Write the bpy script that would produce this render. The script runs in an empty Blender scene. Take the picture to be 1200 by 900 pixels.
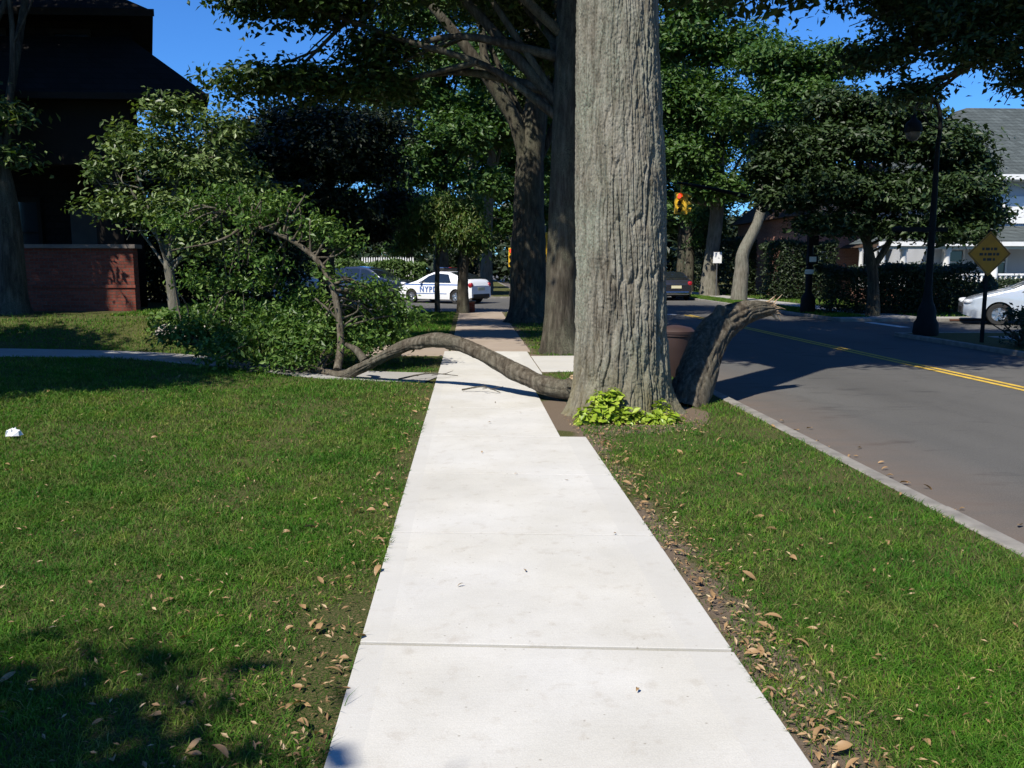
import bpy, math, random
import numpy as np
from mathutils import Vector, Matrix
R = math.radians
scene = bpy.context.scene
C = scene.collection

# ------------------------------------------------------------------ camera, sky, sun, exposure
cam = bpy.data.objects.new('camera', bpy.data.cameras.new('camera'))
cam.data.lens = 30.0
cam.data.sensor_width = 36.0
cam.data.clip_start = 0.05
cam.data.clip_end = 2000
cam.location = (0, 0, 1.6)
cam.rotation_euler = (R(90 - 7.8), 0, R(-2.86))
C.objects.link(cam)
scene.camera = cam

SUN_EL = 50.0
SUN_AZ = (-0.655, -0.755)                   # horizontal direction towards the sun
world = bpy.data.worlds.new('World')
scene.world = world
world.use_nodes = True
wn = world.node_tree.nodes
wl = world.node_tree.links
wn.clear()
wo = wn.new('ShaderNodeOutputWorld')
bg = wn.new('ShaderNodeBackground')
sky = wn.new('ShaderNodeTexSky')
sky.sky_type = 'NISHITA'
sky.sun_disc = False
sky.sun_elevation = R(SUN_EL)
sky.sun_rotation = math.atan2(SUN_AZ[0], SUN_AZ[1])
sky.air_density = 1.0
sky.dust_density = 0.0
sky.ozone_density = 4.0
bg.inputs['Strength'].default_value = 0.05
wb = wn.new('ShaderNodeMix')                # camera white balance of the sky: a deeper blue
wb.data_type = 'RGBA'; wb.blend_type = 'MULTIPLY'; wb.inputs[0].default_value = 1.0
wb.inputs[7].default_value = (0.66, 1.40, 2.35, 1)
wl.new(sky.outputs[0], wb.inputs[6])
wl.new(wb.outputs[2], bg.inputs[0])
wl.new(bg.outputs[0], wo.inputs[0])

sl = bpy.data.lights.new('sun', 'SUN')
sl.energy = 5.0
sl.angle = R(0.5)
sl.color = (1.0, 0.945, 0.845)
so = bpy.data.objects.new('sun', sl)
e = R(SUN_EL)
sd = Vector((SUN_AZ[0] * math.cos(e), SUN_AZ[1] * math.cos(e), math.sin(e))).normalized()
so.rotation_euler = sd.to_track_quat('Z', 'Y').to_euler()
so.location = (-10, -10, 30)
C.objects.link(so)

scene.view_settings.view_transform = 'Standard'
scene.view_settings.look = 'None'
scene.view_settings.exposure = 0.52
scene.view_settings.gamma = 1
scene.render.engine = 'CYCLES'
scene.cycles.max_bounces = 5
scene.cycles.diffuse_bounces = 1
scene.cycles.transparent_max_bounces = 4
scene.cycles.use_denoising = True

rng = np.random.default_rng(7)
random.seed(7)

# ------------------------------------------------------------------ helpers: objects
def tag(o, label=None, cat=None, group=None, kind=None):
    if label: o['label'] = label
    if cat: o['category'] = cat
    if group: o['group'] = group
    if kind: o['kind'] = kind
    return o

def empty(name, loc=(0, 0, 0), rz=0.0, label=None, cat=None, group=None):
    o = bpy.data.objects.new(name, None)
    o.location = loc
    o.rotation_euler = (0, 0, rz)
    o.empty_display_size = 0.3
    C.objects.link(o)
    return tag(o, label, cat, group)

def kids(o):
    return [c for c in bpy.data.objects if c.parent == o]

def copy_tree(o, parent=None):
    c = o.copy()
    C.objects.link(c)
    if parent is not None:
        c.parent = parent
    for ch in kids(o):
        copy_tree(ch, c)
    return c

class MB:
    """collects vertices and faces (numpy) and links them as one mesh object"""
    def __init__(s):
        s.v = []; s.f = []; s.m = []; s.n = 0
    def add(s, verts, faces, mi=0):
        verts = np.asarray(verts, float).reshape(-1, 3)
        if isinstance(faces, np.ndarray):
            s.f.append(faces + s.n); s.m.append(np.full(len(faces), mi, np.int32))
        else:
            by = {}
            for q in faces: by.setdefault(len(q), []).append(q)
            for k, qs in by.items():
                s.f.append(np.asarray(qs, np.int64) + s.n); s.m.append(np.full(len(qs), mi, np.int32))
        s.v.append(verts); s.n += len(verts)
        return s
    def merge(s, o):
        s.v += o.v; s.f += [f + s.n for f in o.f]; s.m += o.m; s.n += o.n
        return s
    def box(s, x0, x1, y0, y1, z0, z1, mi=0):
        v = [(x, y, z) for z in (z0, z1) for y in (y0, y1) for x in (x0, x1)]
        f = [(0, 2, 3, 1), (4, 5, 7, 6), (0, 1, 5, 4), (2, 6, 7, 3), (0, 4, 6, 2), (1, 3, 7, 5)]
        return s.add(v, f, mi)
    def tube(s, pts, rad, n=12, mi=0, cap=True, noise=0.0, seed=0, sy=1.0):
        pts = np.asarray(pts, float); rad = np.broadcast_to(np.asarray(rad, float), (len(pts),))
        t = np.gradient(pts, axis=0); t /= np.linalg.norm(t, axis=1)[:, None] + 1e-9
        up = np.array([1, 0, 0]) if abs(t[0][2]) > .8 else np.array([0, 0, 1.])
        a = np.cross(t[0], up); a /= np.linalg.norm(a)
        V = []; th = np.linspace(0, 2 * math.pi, n, endpoint=False)
        r_ = np.random.default_rng(seed)
        ph = r_.uniform(0, 6.28, 8)
        for i in range(len(pts)):
            a = a - t[i] * np.dot(a, t[i]); a /= np.linalg.norm(a)
            b = np.cross(t[i], a)
            rr = rad[i] * np.ones(n)
            if noise:
                rr = rr * (1 + noise * (np.sin(2 * th + ph[0] + i * .35) * .5 + np.sin(3 * th + ph[1] - i * .5) * .4 + np.sin(7 * th + ph[2] + .25 * math.sin(i)) * .35 + r_.normal(0, .3, n)))
            V.append(pts[i] + np.outer(np.cos(th) * rr, a) + np.outer(np.sin(th) * rr * sy, b))
        V = np.concatenate(V)
        m = len(pts)
        i, j = np.meshgrid(np.arange(m - 1), np.arange(n), indexing='ij')
        k = (j + 1) % n
        F = np.stack([i * n + j, i * n + k, (i + 1) * n + k, (i + 1) * n + j], -1).reshape(-1, 4)
        s.add(V, F, mi)
        if cap:
            for e_, ring in ((0, list(range(n))[::-1]), (m - 1, list(range((m - 1) * n, m * n)))):
                s.add(V[ring], [tuple(range(n))], mi)
        return s
    def lathe(s, prof, n=24, axis='z', c=(0, 0, 0), mi=0):
        prof = np.asarray(prof, float); m = len(prof)
        th = np.linspace(0, 2 * math.pi, n, endpoint=False)
        r = prof[:, 0][:, None]; h = np.repeat(prof[:, 1][:, None], n, 1)
        x = r * np.cos(th); y = r * np.sin(th)
        if axis == 'z': V = np.stack([x, y, h], -1)
        elif axis == 'y': V = np.stack([x, h, -y], -1)
        else: V = np.stack([h, x, y], -1)
        V = V.reshape(-1, 3) + np.asarray(c, float)
        i, j = np.meshgrid(np.arange(m - 1), np.arange(n), indexing='ij')
        k = (j + 1) % n
        F = np.stack([i * n + j, i * n + k, (i + 1) * n + k, (i + 1) * n + j], -1).reshape(-1, 4)
        return s.add(V, F, mi)
    def prism(s, poly, h, axis='z', off=0.0, mi=0):
        """extrude a 2d polygon along an axis from off to off+h"""
        n = len(poly); V = []
        for d in (off, off + h):
            for (a, b) in poly:
                V.append((a, b, d) if axis == 'z' else (a, d, b) if axis == 'y' else (d, a, b))
        F = [tuple(range(n))[::-1], tuple(range(n, 2 * n))] + [(i, (i + 1) % n, n + (i + 1) % n, n + i) for i in range(n)]
        return s.add(V, F, mi)
    def build(s, name, mats, parent=None, smooth=False, sharp=None, bevel=0.0, origin=None):
        V = np.concatenate(s.v)
        if origin is not None: V = V - np.asarray(origin, float)
        me = bpy.data.meshes.new(name)
        me.vertices.add(len(V)); me.vertices.foreach_set('co', V.astype(np.float32).ravel())
        tot = np.concatenate([np.full(len(f), f.shape[1], np.int64) for f in s.f])
        idx = np.concatenate([f.ravel() for f in s.f])
        st = np.concatenate([[0], np.cumsum(tot)[:-1]])
        me.loops.add(len(idx)); me.loops.foreach_set('vertex_index', idx.astype(np.int32))
        me.polygons.add(len(tot)); me.polygons.foreach_set('loop_start', st.astype(np.int32))
        me.polygons.foreach_set('material_index', np.concatenate(s.m))
        me.update(calc_edges=True); me.validate()
        me.polygons.foreach_set('use_smooth', np.full(len(me.polygons), bool(smooth)))
        if smooth:
            if sharp: me.set_sharp_from_angle(angle=R(sharp))
        for m_ in (mats if isinstance(mats, (list, tuple)) else [mats]): me.materials.append(m_)
        o = bpy.data.objects.new(name, me)
        C.objects.link(o)
        if origin is not None: o.location = origin
        if parent is not None: o.parent = parent
        if bevel:
            b = o.modifiers.new('bevel', 'BEVEL'); b.width = bevel; b.segments = 2; b.limit_method = 'ANGLE'; b.angle_limit = R(40)
        return o

def spline(pts, n):
    """Catmull-Rom through points (any columns)"""
    P = np.asarray(pts, float)
    P = np.vstack([2 * P[0] - P[1], P, 2 * P[-1] - P[-2]])
    out = []
    m = len(P) - 3
    for u in np.linspace(0, m - 1e-6, n):
        i = int(u); t = u - i
        a, b, c, d = P[i:i + 4]
        out.append(.5 * (2 * b + (c - a) * t + (2 * a - 5 * b + 4 * c - d) * t * t + (3 * b - a - 3 * c + d) * t ** 3))
    return np.array(out)

# ------------------------------------------------------------------ helpers: materials
def newmat(name):
    m = bpy.data.materials.new(name); m.use_nodes = True
    return m, m.node_tree.nodes, m.node_tree.links, m.node_tree.nodes['Principled BSDF']

def plain(name, col, rough=.5, metal=0.0, coat=0.0, emit=None, es=0.0, var=0.0, vscale=3.0, spec=.5, trans=0.0, bump=0.0, bscale=60.):
    m, n, l, p = newmat(name)
    p.inputs['Roughness'].default_value = rough
    p.inputs['Metallic'].default_value = metal
    p.inputs['Coat Weight'].default_value = coat
    p.inputs['Specular IOR Level'].default_value = spec
    if trans: p.inputs['Transmission Weight'].default_value = trans
    if emit:
        p.inputs['Emission Color'].default_value = (*emit, 1); p.inputs['Emission Strength'].default_value = es
    tc = n.new('ShaderNodeTexCoord')
    if var:
        t = n.new('ShaderNodeTexNoise'); t.inputs['Scale'].default_value = vscale; t.inputs['Detail'].default_value = 6
        l.new(tc.outputs['Object'], t.inputs['Vector'])
        r = n.new('ShaderNodeValToRGB')
        r.color_ramp.elements[0].position = .3; r.color_ramp.elements[1].position = .7
        r.color_ramp.elements[0].color = (*[c * (1 - var) for c in col], 1)
        r.color_ramp.elements[1].color = (*[min(1, c * (1 + var)) for c in col], 1)
        l.new(t.outputs['Fac'], r.inputs[0]); l.new(r.outputs[0], p.inputs['Base Color'])
    else:
        p.inputs['Base Color'].default_value = (*col, 1)
    if bump:
        t = n.new('ShaderNodeTexNoise'); t.inputs['Scale'].default_value = bscale; t.inputs['Detail'].default_value = 5
        l.new(tc.outputs['Object'], t.inputs['Vector'])
        b = n.new('ShaderNodeBump'); b.inputs['Strength'].default_value = bump; b.inputs['Distance'].default_value = .02
        l.new(t.outputs['Fac'], b.inputs['Height']); l.new(b.outputs[0], p.inputs['Normal'])
    return m

def ramp(n, stops):
    r = n.new('ShaderNodeValToRGB'); el = r.color_ramp.elements
    while len(el) < len(stops): el.new(.5)
    for e_, (p_, c_) in zip(el, stops):
        e_.position = p_; e_.color = (*c_, 1) if len(c_) == 3 else c_
    return r

def noise(n, l, scale, vec=None, detail=5, rough=.6, mapping=None):
    t = n.new('ShaderNodeTexNoise'); t.inputs['Scale'].default_value = scale
    t.inputs['Detail'].default_value = detail; t.inputs['Roughness'].default_value = rough
    if vec is not None:
        if mapping:
            mp = n.new('ShaderNodeMapping'); mp.inputs['Scale'].default_value = mapping
            l.new(vec, mp.inputs['Vector']); vec = mp.outputs[0]
        l.new(vec, t.inputs['Vector'])
    return t

def mix(n, l, fac, a, b, blend='MIX'):
    m = n.new('ShaderNodeMix'); m.data_type = 'RGBA'; m.blend_type = blend
    for sock, v in ((m.inputs[0], fac), (m.inputs[6], a), (m.inputs[7], b)):
        if hasattr(v, 'is_linked') or hasattr(v, 'links'): l.new(v, sock)
        elif isinstance(v, (int, float)): sock.default_value = v
        else: sock.default_value = (*v, 1)
    return m.outputs[2]

def math_(n, l, op, a, b=None, clamp=False):
    m = n.new('ShaderNodeMath'); m.operation = op; m.use_clamp = clamp
    for sock, v in zip(m.inputs, (a, b)):
        if v is None: continue
        if hasattr(v, 'links'): l.new(v, sock)
        else: sock.default_value = v
    return m.outputs[0]

def leaf_mat(name, c1, c2, c3, rough=.5, transl=.22, spec=.35):
    """leaves: colour differs from leaf to leaf; thin, lets some light through"""
    m, n, l, p = newmat(name)
    g = n.new('ShaderNodeNewGeometry')
    r = ramp(n, [(0, c1), (.55, c2), (1, c3)])
    l.new(g.outputs['Random Per Island'], r.inputs[0])
    l.new(r.outputs[0], p.inputs['Base Color'])
    p.inputs['Roughness'].default_value = rough
    p.inputs['Specular IOR Level'].default_value = spec
    t = n.new('ShaderNodeBsdfTranslucent')
    l.new(mix(n, l, 1.0, r.outputs[0], (1.5, 1.6, .5), 'MULTIPLY'), t.inputs['Color'])
    x = n.new('ShaderNodeMixShader'); x.inputs[0].default_value = transl
    l.new(p.outputs[0], x.inputs[1]); l.new(t.outputs[0], x.inputs[2])
    l.new(x.outputs[0], n['Material Output'].inputs['Surface'])
    return m

def bark_mat(name, c_dark, c_mid, c_light, lichen=None, scale=1.0, bump=.8, moss=None):
    m, n, l, p = newmat(name)
    tc = n.new('ShaderNodeTexCoord'); ob = tc.outputs['Object']
    a = noise(n, l, 14 * scale, ob, 6, .65, (1, 1, .16))
    r = ramp(n, [(.3, c_dark), (.5, c_mid), (.72, c_light)])
    l.new(a.outputs['Fac'], r.inputs[0]); col = r.outputs[0]
    if lichen:
        b = noise(n, l, 1.6 * scale, ob, 6, .7, (1, 1, .6)); br = ramp(n, [(.42, (0, 0, 0)), (.62, (1, 1, 1))]); l.new(b.outputs['Fac'], br.inputs[0])
        f = noise(n, l, 70 * scale, ob, 3, .6); fr = ramp(n, [(.4, (0, 0, 0)), (.6, (1, 1, 1))]); l.new(f.outputs['Fac'], fr.inputs[0])
        mm = math_(n, l, 'MULTIPLY', br.outputs[0], fr.outputs[0])
        col = mix(n, l, math_(n, l, 'MULTIPLY', mm, .62), col, lichen)
    if moss:
        sx = n.new('ShaderNodeSeparateXYZ'); l.new(ob, sx.inputs[0])
        q = noise(n, l, 5, ob, 5, .7, (1, 1, .3))
        h = math_(n, l, 'MULTIPLY_ADD', sx.outputs['Z'], -.7); n_ = h.node; n_.inputs[2].default_value = 1.0
        k = math_(n, l, 'MULTIPLY', math_(n, l, 'MAXIMUM', h, 0.0), q.outputs['Fac'], True)
        kr = ramp(n, [(.2, (0, 0, 0)), (.6, (.7, .7, .7))]); l.new(k, kr.inputs[0])
        col = mix(n, l, kr.outputs[0], col, moss)
    l.new(col, p.inputs['Base Color'])
    p.inputs['Roughness'].default_value = .92; p.inputs['Specular IOR Level'].default_value = .15
    c = noise(n, l, 26 * scale, ob, 7, .7, (1, 1, .2))
    b = n.new('ShaderNodeBump'); b.inputs['Strength'].default_value = bump; b.inputs['Distance'].default_value = .03
    l.new(c.outputs['Fac'], b.inputs['Height']); l.new(b.outputs[0], p.inputs['Normal'])
    return m

M = {}
M['leaf_elm'] = leaf_mat('elm_leaf', (.022, .042, .008), (.034, .068, .012), (.055, .09, .018))
M['leaf_green'] = leaf_mat('maple_leaf', (.030, .070, .012), (.045, .100, .016), (.075, .13, .024))
M['leaf_shaded'] = leaf_mat('shaded_leaf', (.010, .018, .006), (.016, .028, .008), (.026, .042, .012), transl=.1)  # deep shade of the background trees is put into this leaf colour
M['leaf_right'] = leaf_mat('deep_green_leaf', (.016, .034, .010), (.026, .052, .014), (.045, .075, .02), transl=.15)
M['leaf_magnolia'] = leaf_mat('pale_green_leaf', (.032, .062, .014), (.065, .108, .026), (.20, .26, .10), rough=.40, spec=.25)
M['leaf_fallen'] = leaf_mat('fallen_crown_leaf', (.028, .065, .010), (.055, .115, .018), (.16, .24, .06), rough=.42, spec=.22)
M['leaf_weep'] = leaf_mat('weeping_leaf', (.042, .095, .015), (.07, .135, .022), (.13, .14, .035))
M['leaf_hosta'] = leaf_mat('yellow_green_leaf', (.16, .24, .015), (.26, .36, .03), (.36, .42, .06), rough=.4)
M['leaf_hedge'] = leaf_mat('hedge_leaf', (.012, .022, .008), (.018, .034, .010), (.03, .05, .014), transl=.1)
M['leaf_hedge_light'] = leaf_mat('light_hedge_leaf', (.04, .08, .015), (.06, .11, .02), (.10, .15, .035))
M['bark_hero'] = bark_mat('elm_bark', (.08, .066, .048), (.185, .168, .13), (.295, .275, .225), lichen=(.24, .29, .22), bump=1.0, moss=(.15, .125, .055))
M['bark'] = bark_mat('grey_brown_bark', (.022, .018, .013), (.052, .044, .033), (.12, .105, .08), lichen=(.14, .15, .10))
M['bark_pale'] = bark_mat('pale_bark', (.07, .062, .045), (.14, .128, .10), (.22, .2, .16), lichen=(.2, .22, .17))
M['bark_limb'] = bark_mat('limb_bark', (.03, .023, .016), (.085, .070, .050), (.19, .165, .125), lichen=(.15, .15, .11), scale=1.4)
M['wood_torn'] = bark_mat('torn_wood', (.24, .15, .08), (.42, .30, .18), (.62, .50, .34), scale=2.5)

# ------------------------------------------------------------------ terrain
def sstep(a, b, x):
    t = np.clip((np.asarray(x, float) - a) / (b - a), 0, 1); return t * t * (3 - 2 * t)
def hgt(x, y):
    """lawn height: rises gently towards the house and then up a low bank"""
    x = np.asarray(x, float); y = np.asarray(y, float)
    return sstep(-1.8, -6.2, x) * (.14 + .46 * sstep(15.0, 17.6, y)) * (1 - sstep(26.5, 30., y))

KX, FX, RZ, RC = 3.2, 11.5, -.085, 7.72
FS = 10.45                                        # far kerb south of the side street
#        # near kerb, far kerb, road level, centre line
SY0, SY1 = 20.5, 26.0                            # side street on the right
CY0, CY1 = 31.0, 46.5                            # cross street on the left

def ground_mat():
    m, n, l, p = newmat('lawn_soil')
    tc = n.new('ShaderNodeTexCoord'); ob = tc.outputs['Object']
    a = noise(n, l, 1.1, ob, 6, .65); b = noise(n, l, 90, ob, 6, .8)
    sx = n.new('ShaderNodeSeparateXYZ'); l.new(ob, sx.inputs[0])
    gr = ramp(n, [(.3, (.014, .030, .008)), (.45, (.04, .070, .014)), (.54, (.10, .08, .035)), (.66, (.25, .19, .10))]); l.new(b.outputs['Fac'], gr.inputs[0])
    so_ = ramp(n, [(.3, (.10, .072, .05)), (.7, (.21, .165, .12))]); l.new(b.outputs['Fac'], so_.inputs[0])
    # bare soil: along the right edge of the sidewalk and round the trunk
    d1 = math_(n, l, 'ABSOLUTE', math_(n, l, 'SUBTRACT', sx.outputs['X'], 1.16))
    k1 = math_(n, l, 'SUBTRACT', .47, math_(n, l, 'MULTIPLY', d1, 1.25))
    k = math_(n, l, 'ADD', math_(n, l, 'MAXIMUM', k1, -.15), math_(n, l, 'MULTIPLY', math_(n, l, 'SUBTRACT', a.outputs['Fac'], .5), 1.6), True)
    # and trodden earth round the foot of the elm
    dt = n.new('ShaderNodeVectorMath'); dt.operation = 'DISTANCE'; l.new(ob, dt.inputs[0]); dt.inputs[1].default_value = (1.5, 9.2, 0)
    k2 = math_(n, l, 'MULTIPLY', math_(n, l, 'SUBTRACT', math_(n, l, 'ADD', 1.0, math_(n, l, 'MULTIPLY', a.outputs['Fac'], .5)), dt.outputs['Value']), 2.5)
    k = math_(n, l, 'MAXIMUM', k, k2, True)
    kr = ramp(n, [(.25, (0, 0, 0)), (.42, (1, 1, 1))]); l.new(k, kr.inputs[0])
    l.new(mix(n, l, kr.outputs[0], gr.outputs[0], so_.outputs[0]), p.inputs['Base Color'])
    p.inputs['Roughness'].default_value = .95; p.inputs['Specular IOR Level'].default_value = .1
    bp = n.new('ShaderNodeBump'); bp.inputs['Strength'].default_value = .7; bp.inputs['Distance'].default_value = .02
    l.new(b.outputs['Fac'], bp.inputs['Height']); l.new(bp.outputs[0], p.inputs['Normal'])
    return m
M['ground'] = ground_mat()

def axis(lo, hi, breaks, fine0, fine1, step):
    v = list(np.arange(fine0, fine1 + 1e-6, step)) + [lo, hi] + list(np.linspace(lo, fine0, 6)) + list(np.linspace(fine1, hi, 6))
    for b in breaks: v += [b - .002, b + .002]
    return np.array(sorted(set(np.round(v, 4))))
gx = axis(-400, 400, [KX - .06, FS + .06, FX + .06], -16, 3, .5)
gy = axis(-60, 700, [SY0 - .06, SY1 + .06, CY0 - .06, CY1 + .06], 0, 34, .5)
GX, GY = np.meshgrid(gx, gy, indexing='ij')
GZ = hgt(GX, GY)
road = ((GX > KX - .06) & (GX < np.where(GY < SY0 - .05, FS, FX) + .06)) | ((GX > FX) & (GY > SY0 - .06) & (GY < SY1 + .06)) | ((GX < KX) & (GY > CY0 - .06) & (GY < CY1 + .06))
GZ = np.where(road, -.4, GZ)
ni, nj = GX.shape
ii, jj = np.meshgrid(np.arange(ni - 1), np.arange(nj - 1), indexing='ij')
GF = np.stack([ii * nj + jj, (ii + 1) * nj + jj, (ii + 1) * nj + jj + 1, ii * nj + jj + 1], -1).reshape(-1, 4)
tag(MB().add(np.stack([GX, GY, GZ], -1).reshape(-1, 3), GF).build('ground', M['ground']), kind='structure')

# --- asphalt
def asphalt_mat(name, base):
    m, n, l, p = newmat(name)
    tc = n.new('ShaderNodeTexCoord'); ob = tc.outputs['Object']
    a = noise(n, l, .5, ob, 6, .6, (1, .25, 1)); b = noise(n, l, 120, ob, 3, .7); c = noise(n, l, 2.2, ob, 5, .6, (.5, 1.6, 1))
    r = ramp(n, [(.3, tuple(x * .82 for x in base)), (.7, tuple(x * 1.18 for x in base))]); l.new(a.outputs['Fac'], r.inputs[0])
    g = ramp(n, [(.3, (.62, .62, .62)), (.7, (1.4, 1.4, 1.4))]); l.new(b.outputs['Fac'], g.inputs[0])
    col = mix(n, l, 1.0, r.outputs[0], g.outputs[0], 'MULTIPLY')
    st = ramp(n, [(.57, (0, 0, 0)), (.72, (1, 1, 1))]); l.new(c.outputs['Fac'], st.inputs[0])
    col = mix(n, l, math_(n, l, 'MULTIPLY', st.outputs[0], .6), col, (.025, .023, .022))
    vo = n.new('ShaderNodeTexVoronoi'); vo.feature = 'DISTANCE_TO_EDGE'; vo.inputs['Scale'].default_value = .42
    dv = n.new('ShaderNodeMix'); dv.data_type = 'VECTOR'; dv.inputs[0].default_value = .35; l.new(ob, dv.inputs[4]); l.new(c.outputs['Color'], dv.inputs[5]); l.new(dv.outputs[1], vo.inputs['Vector'])
    cr = ramp(n, [(.004, (1, 1, 1)), (.012, (0, 0, 0))]); l.new(vo.outputs['Distance'], cr.inputs[0])
    col = mix(n, l, math_(n, l, 'MULTIPLY', math_(n, l, 'MULTIPLY', cr.outputs[0], a.outputs['Fac']), .22), col, (.03, .028, .027))
    # silt and leaf dust collecting along the gutter
    sx = n.new('ShaderNodeSeparateXYZ'); l.new(ob, sx.inputs[0])
    d = math_(n, l, 'SUBTRACT', 1.0, math_(n, l, 'MULTIPLY', math_(n, l, 'ABSOLUTE', math_(n, l, 'SUBTRACT', sx.outputs['X'], KX)), .8))
    d = math_(n, l, 'MULTIPLY', math_(n, l, 'MAXIMUM', d, 0.0), c.outputs['Fac'], True)
    col = mix(n, l, d, col, (.17, .125, .095))
    l.new(col, p.inputs['Base Color']); p.inputs['Roughness'].default_value = .85; p.inputs['Specular IOR Level'].default_value = .3
    bp = n.new('ShaderNodeBump'); bp.inputs['Strength'].default_value = .35; bp.inputs['Distance'].default_value = .006
    l.new(b.outputs['Fac'], bp.inputs['Height']); l.new(bp.outputs[0], p.inputs['Normal'])
    return m
M['asphalt'] = asphalt_mat('asphalt', (.088, .085, .078))
M['yellow_paint'] = plain('yellow_road_paint', (.55, .36, .04), .7, var=.25, vscale=8)
M['white_paint'] = plain('white_road_paint', (.6, .6, .58), .7, var=.2, vscale=8)
tag(MB().add([(KX - .05, -60, RZ), (FS + .05, -60, RZ), (FS + .05, SY0 - .04, RZ), (FX + .05, SY0 - .04, RZ), (FX + .05, 400, RZ), (KX - .05, 400, RZ)], [(0, 1, 2, 3, 4, 5)]).build('road', M['asphalt']), kind='structure')
tag(MB().add([(FX - 1, SY0 - .04, RZ + .002), (160, SY0 - .04, RZ + .002), (160, SY1 + .04, RZ + .002), (FX - 1, SY1 + .04, RZ + .002)], [(0, 1, 2, 3)]).build('side_street', M['asphalt']), kind='structure')
tag(MB().add([(-160, CY0 - .04, RZ + .002), (KX, CY0 - .04, RZ + .002), (KX, CY1 + .04, RZ + .002), (-160, CY1 + .04, RZ + .002)], [(0, 1, 2, 3)]).build('cross_street', M['asphalt']), kind='structure')
mk = MB()
for x0 in (RC - .14, RC + .04):
    mk.add([(x0, -60, RZ + .005), (x0 + .1, -60, RZ + .005), (x0 + .1, 30.0, RZ + .005), (x0, 30.0, RZ + .005)], [(0, 1, 2, 3)])
    mk.add([(x0, 48, RZ + .005), (x0 + .1, 48, RZ + .005), (x0 + .1, 200, RZ + .005), (x0, 200, RZ + .005)], [(0, 1, 2, 3)])
tag(mk.build('road_centre_line', M['yellow_paint']), kind='structure')
mk = MB()
mk.add([(KX + .3, 30.2, RZ + .005), (RC - .3, 30.2, RZ + .005), (RC - .3, 30.55, RZ + .005), (KX + .3, 30.55, RZ + .005)], [(0, 1, 2, 3)])
mk.add([(FX + .6, 23.4, RZ + .007), (FX + .9, 23.4, RZ + .007), (FX + .9, SY1 - .3, RZ + .007), (FX + .6, SY1 - .3, RZ + .007)], [(0, 1, 2, 3)])
tag(mk.build('road_stop_line', M['white_paint']), kind='structure')

# --- kerbs
M['kerb'] = plain('kerb_concrete', (.21, .195, .17), .85, var=.3, vscale=5, bump=.4, bscale=90)
def kerb(x0, x1, y0, y1, zt=.012):
    b = MB()
    L = max(x1 - x0, y1 - y0); k = max(1, int(L / 3.0))
    for i in range(k):
        a, c = i / k, (i + 1) / k
        if (x1 - x0) > (y1 - y0): b.box(x0 + a * (x1 - x0), x0 + c * (x1 - x0) - .012, y0, y1, -.35, zt + random.uniform(-.006, .006))
        else: b.box(x0, x1, y0 + a * (y1 - y0), y0 + c * (y1 - y0) - .012, -.35, zt + random.uniform(-.006, .006))
    return b
kb = MB()
for args in ((KX - .13, KX + .012, -20, CY0 - .13), (KX - .13, KX + .012, CY1, 120), (FS, FS + .14, -20, SY0), (FX, FX + .14, SY1 + .0, 120),
             (FX + .14, 60, SY1, SY1 + .14), (FS + .14, 60, SY0 - .14, SY0), (-60, KX - .13, CY0 - .14, CY0), (-60, KX - .13, CY1, CY1 + .14)):
    kb.merge(kerb(*args))
tag(kb.build('kerb', M['kerb'], bevel=.015), kind='structure')

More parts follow.
